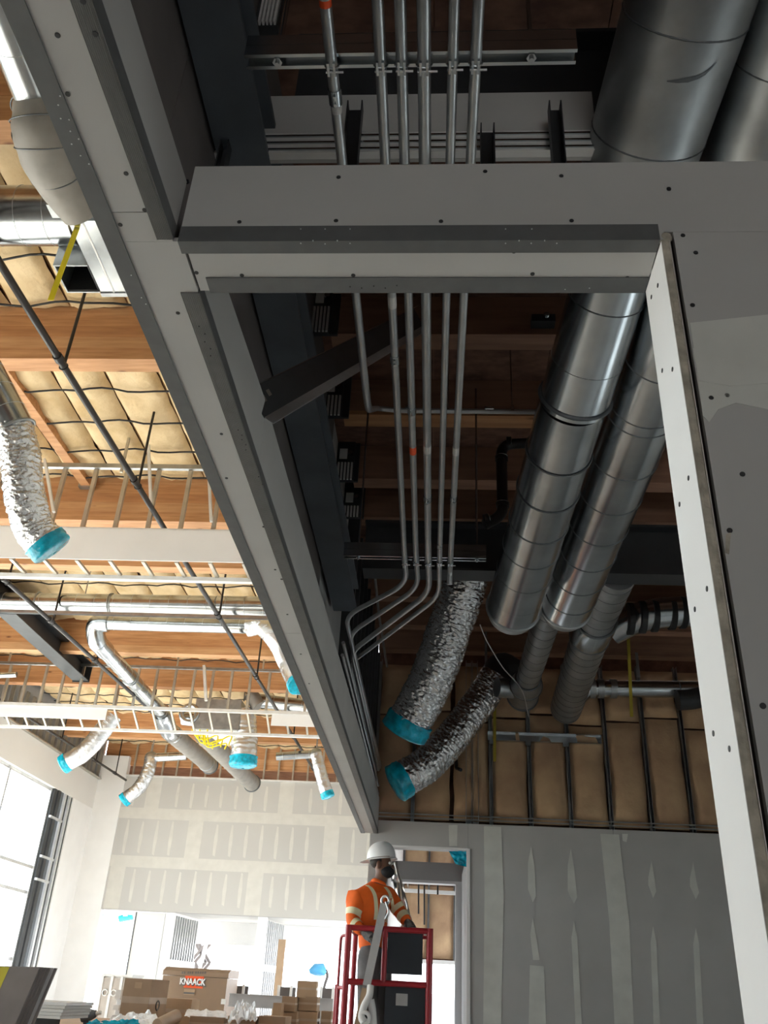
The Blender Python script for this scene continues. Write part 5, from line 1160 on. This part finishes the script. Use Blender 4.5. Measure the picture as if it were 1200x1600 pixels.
B((u0.x, Yk - 0.012, u0.z), (u1.x, Yk - 0.001, u1.z)).build('handle_recess', CARD2, t); B((u0.x, Yk - 0.016, u0.z + 0.01), (u1.x, Yk - 0.0125, u0.z + 0.035)).build('handle', BLADE, t)
u0, u1 = at(345, 1569, Y=Yk), at(353, 1561, Y=Yk); B((u0.x, Yk - 0.004, u0.z), (u1.x, Yk - 0.001, u1.z)).build('paper_tag', PALE, t)
u0, u1 = at(287, 1543, Y=Yk), at(319, 1526, Y=Yk); lw = u1.x - u0.x
B((u0.x, Yk - 0.006, u0.z), (u1.x, Yk - 0.001, u1.z)).build('logo_block', ORED, t)
cu = bpy.data.curves.new('logo_text', 'FONT'); cu.body = 'KNAACK'; cu.size = 0.2; cu.extrude = 0.004; cu.offset = 0.006; cu.align_x = 'CENTER'; cu.align_y = 'CENTER'
cu.materials.append(PAPER); tx = bpy.data.objects.new('logo_text', cu); link(tx, t, ((u0.x + u1.x) / 2 - 0.02, Yk - 0.016, (u0.z + u1.z) / 2 + 0.0))
tx.rotation_euler = (math.radians(90), 0, 0)
bpy.context.view_layer.update(); wtx = max(0.01, tx.dimensions.x); k = (at(321, 1533, Y=Yk).x - at(281, 1533, Y=Yk).x) / wtx; tx.scale = (k, k * 1.25, 1)
cu2 = cu.copy(); cu2.materials.clear(); cu2.materials.append(BLADE); cu2.offset = 0.016; tx2 = bpy.data.objects.new('logo_shadow', cu2); link(tx2, t, ((u0.x + u1.x) / 2 - 0.012, Yk - 0.010, (u0.z + u1.z) / 2 - 0.008)); tx2.rotation_euler = tx.rotation_euler; tx2.scale = tx.scale
bpy.context.view_layer.update(); dg = bpy.context.evaluated_depsgraph_get()
for o in (tx, tx2):                                  # lettering becomes plain meshes
    me = bpy.data.meshes.new_from_object(o.evaluated_get(dg)); nm = o.name; n2 = bpy.data.objects.new('lettering', me); C.objects.link(n2)
    n2.parent = t; n2.location = o.location; n2.rotation_euler = o.rotation_euler; n2.scale = o.scale; bpy.data.objects.remove(o)
for g0, g1 in ((284, 291), (293, 303), (305, 323)):
    n = max(2, int((g1 - g0) / 3.2)); 
    for i in range(n):
        q0, q1 = at(g0 + (g1 - g0) * i / n, 1521.5, Y=Yk), at(g0 + (g1 - g0) * (i + 0.72) / n, 1518, Y=Yk); B((q0.x, Yk - 0.006, q0.z), (q1.x, Yk - 0.001, q1.z)).build('print_mark', BLADE, t)

t = thing('metal_cabinet', 'beige double-door cabinet with white edges, left of the large taped cardboard box', 'cabinet', at(172, 1580, Y=13))
Yc = 13.0; a, b = at(147, 1600, Y=Yc), at(206, 1527, Y=Yc); W = b.x - a.x
B((a.x, Yc + 0.02, 0), (b.x, Yc + 0.5, b.z)).build('body', PALE, t); B((a.x - .01, Yc, b.z), (b.x + .01, Yc + .52, b.z + 0.03)).build('top_panel', WHITE, t)
BEIGE = mat('beige_door', (0.50, 0.45, 0.41), 0.6)
for i in range(3):
    x0 = a.x + W * i / 3; dd_ = B((x0 + 0.02, Yc, 0.05), (x0 + W / 3 - 0.015, Yc + 0.02, b.z - 0.02)).build('door', BEIGE, t)
    hz = at(172, 1551, Y=Yc).z; MB().ring((x0 + (W / 3 - 0.06 if i == 0 else 0.06), Yc - 0.01, hz), (0, 1, 0), 0.035, 0.009, 16).build('handle', WHITE, dd_)
    B((x0 - 0.015, Yc - 0.008, 0), (x0 + 0.02, Yc + 0.02, b.z)).build('edge_strip', WHITE, t)
def crumple(name, label, cat, quad, Y, z0, amp, m, seed, n=22):
    P = [at(x, y, Y=Y + dy) for x, y, dy in quad]; t = thing(name, label, cat, sum(P, Vector()) / 4)
    MB().grid(lambda u, v: P[0].lerp(P[1], u).lerp(P[3].lerp(P[2], u), v) + Vector((0, 0, amp * noise.noise(Vector((u * 5 + seed, v * 5, seed))) + amp * 0.6 * noise.noise(Vector((u * 11, v * 11, seed))))), n, n, False).build('sheet', m, t); return t
crumple('paper_sheets', 'loose white paper plans lying below the jobsite box', 'paper', [(292, 1578, 0.35), (352, 1580, 0.35), (357, 1592, 0), (288, 1588, 0)], 9.4, BZ, 0.025, PAPER, 3)
crumple('plastic_sheet', 'crumpled clear plastic sheet bulging over the low cardboard boxes', 'plastic sheet', [(372, 1568, 0.25), (398, 1570, 0.25), (402, 1592, 0), (356, 1592, 0)], 9.1, BZ, 0.07, PLAS, 5)
crumple('plastic_sheet', 'pale crumpled plastic sheet draped in front of the large taped cardboard box', 'plastic sheet', [(190, 1584, 0.3), (236, 1582, 0.3), (262, 1604, 0), (150, 1604, 0)], 9.0, BZ, 0.04, PLAS, 8)
crumple('film_scrap', 'bright blue plastic film lying at the bottom edge of the bench', 'film', [(140, 1595, 0.1), (215, 1594, 0.1), (222, 1608, 0), (130, 1608, 0)], 8.95, BZ, 0.03, CYAN, 9)
t = thing('paper_roll', 'tan paper tube lying on the bench in front of the jobsite box', 'roll', at(262, 1592, Y=9.1)); MB().tube([at(246, 1603, Y=9.0), at(276, 1588, Y=9.25)], 0.06, 16).build('tube', TAPE, t); MB().tube([at(276, 1588, Y=9.25), at(276.4, 1587.8, Y=9.255)], 0.045, 16).build('core', BLADE, t)
t = thing('power_tool', 'dark cordless tool lying on the bench at the far left of the plastic sheet', 'tool', at(135, 1590, Y=9.2))
p = at(128, 1588, Y=9.2); q = at(150, 1584, Y=9.2); MB().tube([p, p.lerp(q, .5), q], [0.05, 0.055, 0.03], 12).build('motor', STEEL, t); MB().bar(p.lerp(q, .3), at(136, 1602, Y=9.2), 0.05, 0.05, up=(0, 1, 0)).build('handle', NAVY, t); MB().tube([q, at(158, 1582, Y=9.2)], 0.018, 10).build('chuck', ALU, t); MB().ball(at(126, 1578, Y=9.3), 0.05, 10, 8).build('reel', STEEL, t)
t = thing('bracket_case', 'white slotted plastic case standing left of the large taped cardboard box', 'case', at(185, 1570, Y=9.9))
p0, p1 = at(174, 1590, Y=9.9), at(190, 1547, Y=9.9)
for zf0, zf1 in ((0.0, 0.25), (0.4, 0.55), (0.72, 1.0)): B((p0.x, 9.9, BZ + (p1.z - BZ) * zf0), (p1.x, 10.0, BZ + (p1.z - BZ) * zf1)).build('shelf', WHITE, t)
B((p0.x, 9.99, BZ), (p1.x, 10.03, p1.z)).build('back', WHITE, t)
for n_, (x0, x1, Yq, lab) in enumerate(((357, 388, 15.5, 'left'), (433, 462, 15.5, 'middle'), (500, 527, 15.5, 'right'))):
    t = thing('low_partition', ['dark brown low panel with white posts just right of the jobsite box', 'dark brown low panel with white posts behind the tallest carton stack', 'dark brown low panel with white posts left of the red lift'][n_], 'panel', at((x0 + x1) / 2, 1560, Y=Yq))
    a, b = at(x0, 1575, Y=Yq), at(x1, 1541 + n_ * 2, Y=Yq); B((a.x, Yq, 0), (b.x, Yq + 0.05, b.z)).build('panel', BLADE, t)
    for x in (a.x, a.x + (b.x - a.x) * 0.75): B((x - 0.02, Yq - 0.03, 0), (x + 0.02, Yq, b.z + 0.02)).build('post', WHITE, t)
t = thing('steel_rail', 'long pale steel channel lying across behind the cartons', 'channel', at(420, 1562, Y=12)); 
a, b = at(358, 1562, Y=12), at(520, 1570, Y=12); MB().chan(a, (b.x, b.y, a.z), 0.14, 0.08, 0.006, up=(0, -1, 0)).build('channel', LGREY, t)
for x in (a.x + 0.15, b.x - 0.15): MB().bar((x, 12, 0), (x, 12, a.z - 0.07), 0.07, 0.07, up=(0, 1, 0)).build('stand_leg', LGREY, t)
t = thing('scissor_lift', 'tall folded grey scissor lift standing outside the far opening', 'lift', at(312, 1515, Y=28.2))
xa, xb = at(302, 1480, Y=28.2).x, at(326, 1480, Y=28.2).x; zt_ = at(312, 1436, Y=28.2).z; n_ = 5
for i in range(n_):
    z0, z1 = 0.5 + (zt_ - 0.5) * i / n_, 0.5 + (zt_ - 0.5) * (i + 1) / n_
    for y in (28.1, 28.6):
        MB().bar((xa, y, z0), (xb, y, z1), 0.07, 0.12, up=(0, 1, 0)).build('scissor_arm', BLADE, t); MB().bar((xb, y + 0.06, z0), (xa, y + 0.06, z1), 0.07, 0.12, up=(0, 1, 0)).build('scissor_arm', BLADE, t)
B((xa - .2, 27.9, 0.0), (xb + .2, 28.8, 0.5)).build('base', LGREY, t); B((xa - 0.05, 28.0, zt_), (xb + 0.05, 28.7, zt_ + 0.08)).build('platform', LGREY, t); MB().tube([(xa + .15, 28.05, 0.5), (xa + .4, 28.08, zt_ - .6)], 0.06, 12).build('ram', LGREY, t)
t = thing('plastic_bag', 'pale blue plastic bag on a bent dark post beyond the right far opening', 'bag', at(500, 1560, Y=24.9))
q = at(497, 1517, Y=24.9); MB().tube([q + Vector((-0.22, 0, -0.02)), q + Vector((-0.1, 0, 0.03)), q + Vector((0.08, 0, 0.02)), q + Vector((0.2, 0, -0.05))], [0.05, 0.13, 0.15, 0.06], 14, True, lambda i, k, a: 1 + 0.15 * math.sin(3 * a + i)).build('film', mat('sky_blue_film', (0.10, 0.42, 0.75), 0.4), t)
MB().tube(fillet([(q.x + 0.18, 24.9, 0.0), (q.x + 0.18, 24.9, q.z - 0.35), q + Vector((0.26, 0, -0.1)), q + Vector((0.2, 0, 0.03))], 0.12, 5), 0.035, 8).build('post', BLADE, t)

# leaning panel stack and sheet pile at the left bottom corner
t = thing('panel_stack', 'dark grey-brown stack of leaning boards with a yellow stripe, at the bottom left corner', 'board stack', at(30, 1560, Y=6.2))
Yq = 6.2; tl, tr_ = at(-60, 1508, Y=Yq), at(62, 1511, Y=Yq); sl = at(22, 1605, Y=Yq) - tr_; k = (0.02 - tr_.z) / sl.z; ft = sl * k
for i in range(6):
    o = Vector((0.014 * i, 0.022 * i, 0)); m = STACK if i != 4 else LGREY
    MB().poly([tl + o, tr_ + o, tr_ + o + ft, tl + o + ft], (0, 1, 0), 0.019).build('board', m, t)
yl = at(15, 1511, Y=Yq); ydn = sl * ((at(0, 1554, Y=Yq).z - yl.z) / sl.z)
MB().poly([tl, yl, yl + ydn, tl + ydn], (0, -1, 0), 0.002).build('yellow_stripe', mat('yellow_print', (0.50, 0.44, 0.04), 0.7), t)
t = thing('sheet_pile', 'low pile of grey sheets on a stand behind the leaning dark boards', 'board pile', at(75, 1575, Y=8.15))
a, b = at(40, 1590, Y=8.15), at(104, 1567, Y=8.15)
for i in range(5): B((a.x - .8 - 0.01 * (i % 2), 8.15 - 0.004 * (i % 3), a.z + (b.z - a.z) * i / 5 + .002), (b.x - 0.03 + 0.008 * i, 8.82, a.z + (b.z - a.z) * (i + 1) / 5)).build('sheet', GREY if i < 4 else LGREY, t)
for x in (a.x - .5, b.x - 0.3): B((x - 0.05, 8.2, 0), (x + 0.05, 8.75, a.z)).build('stand_leg', DSTEEL, t)
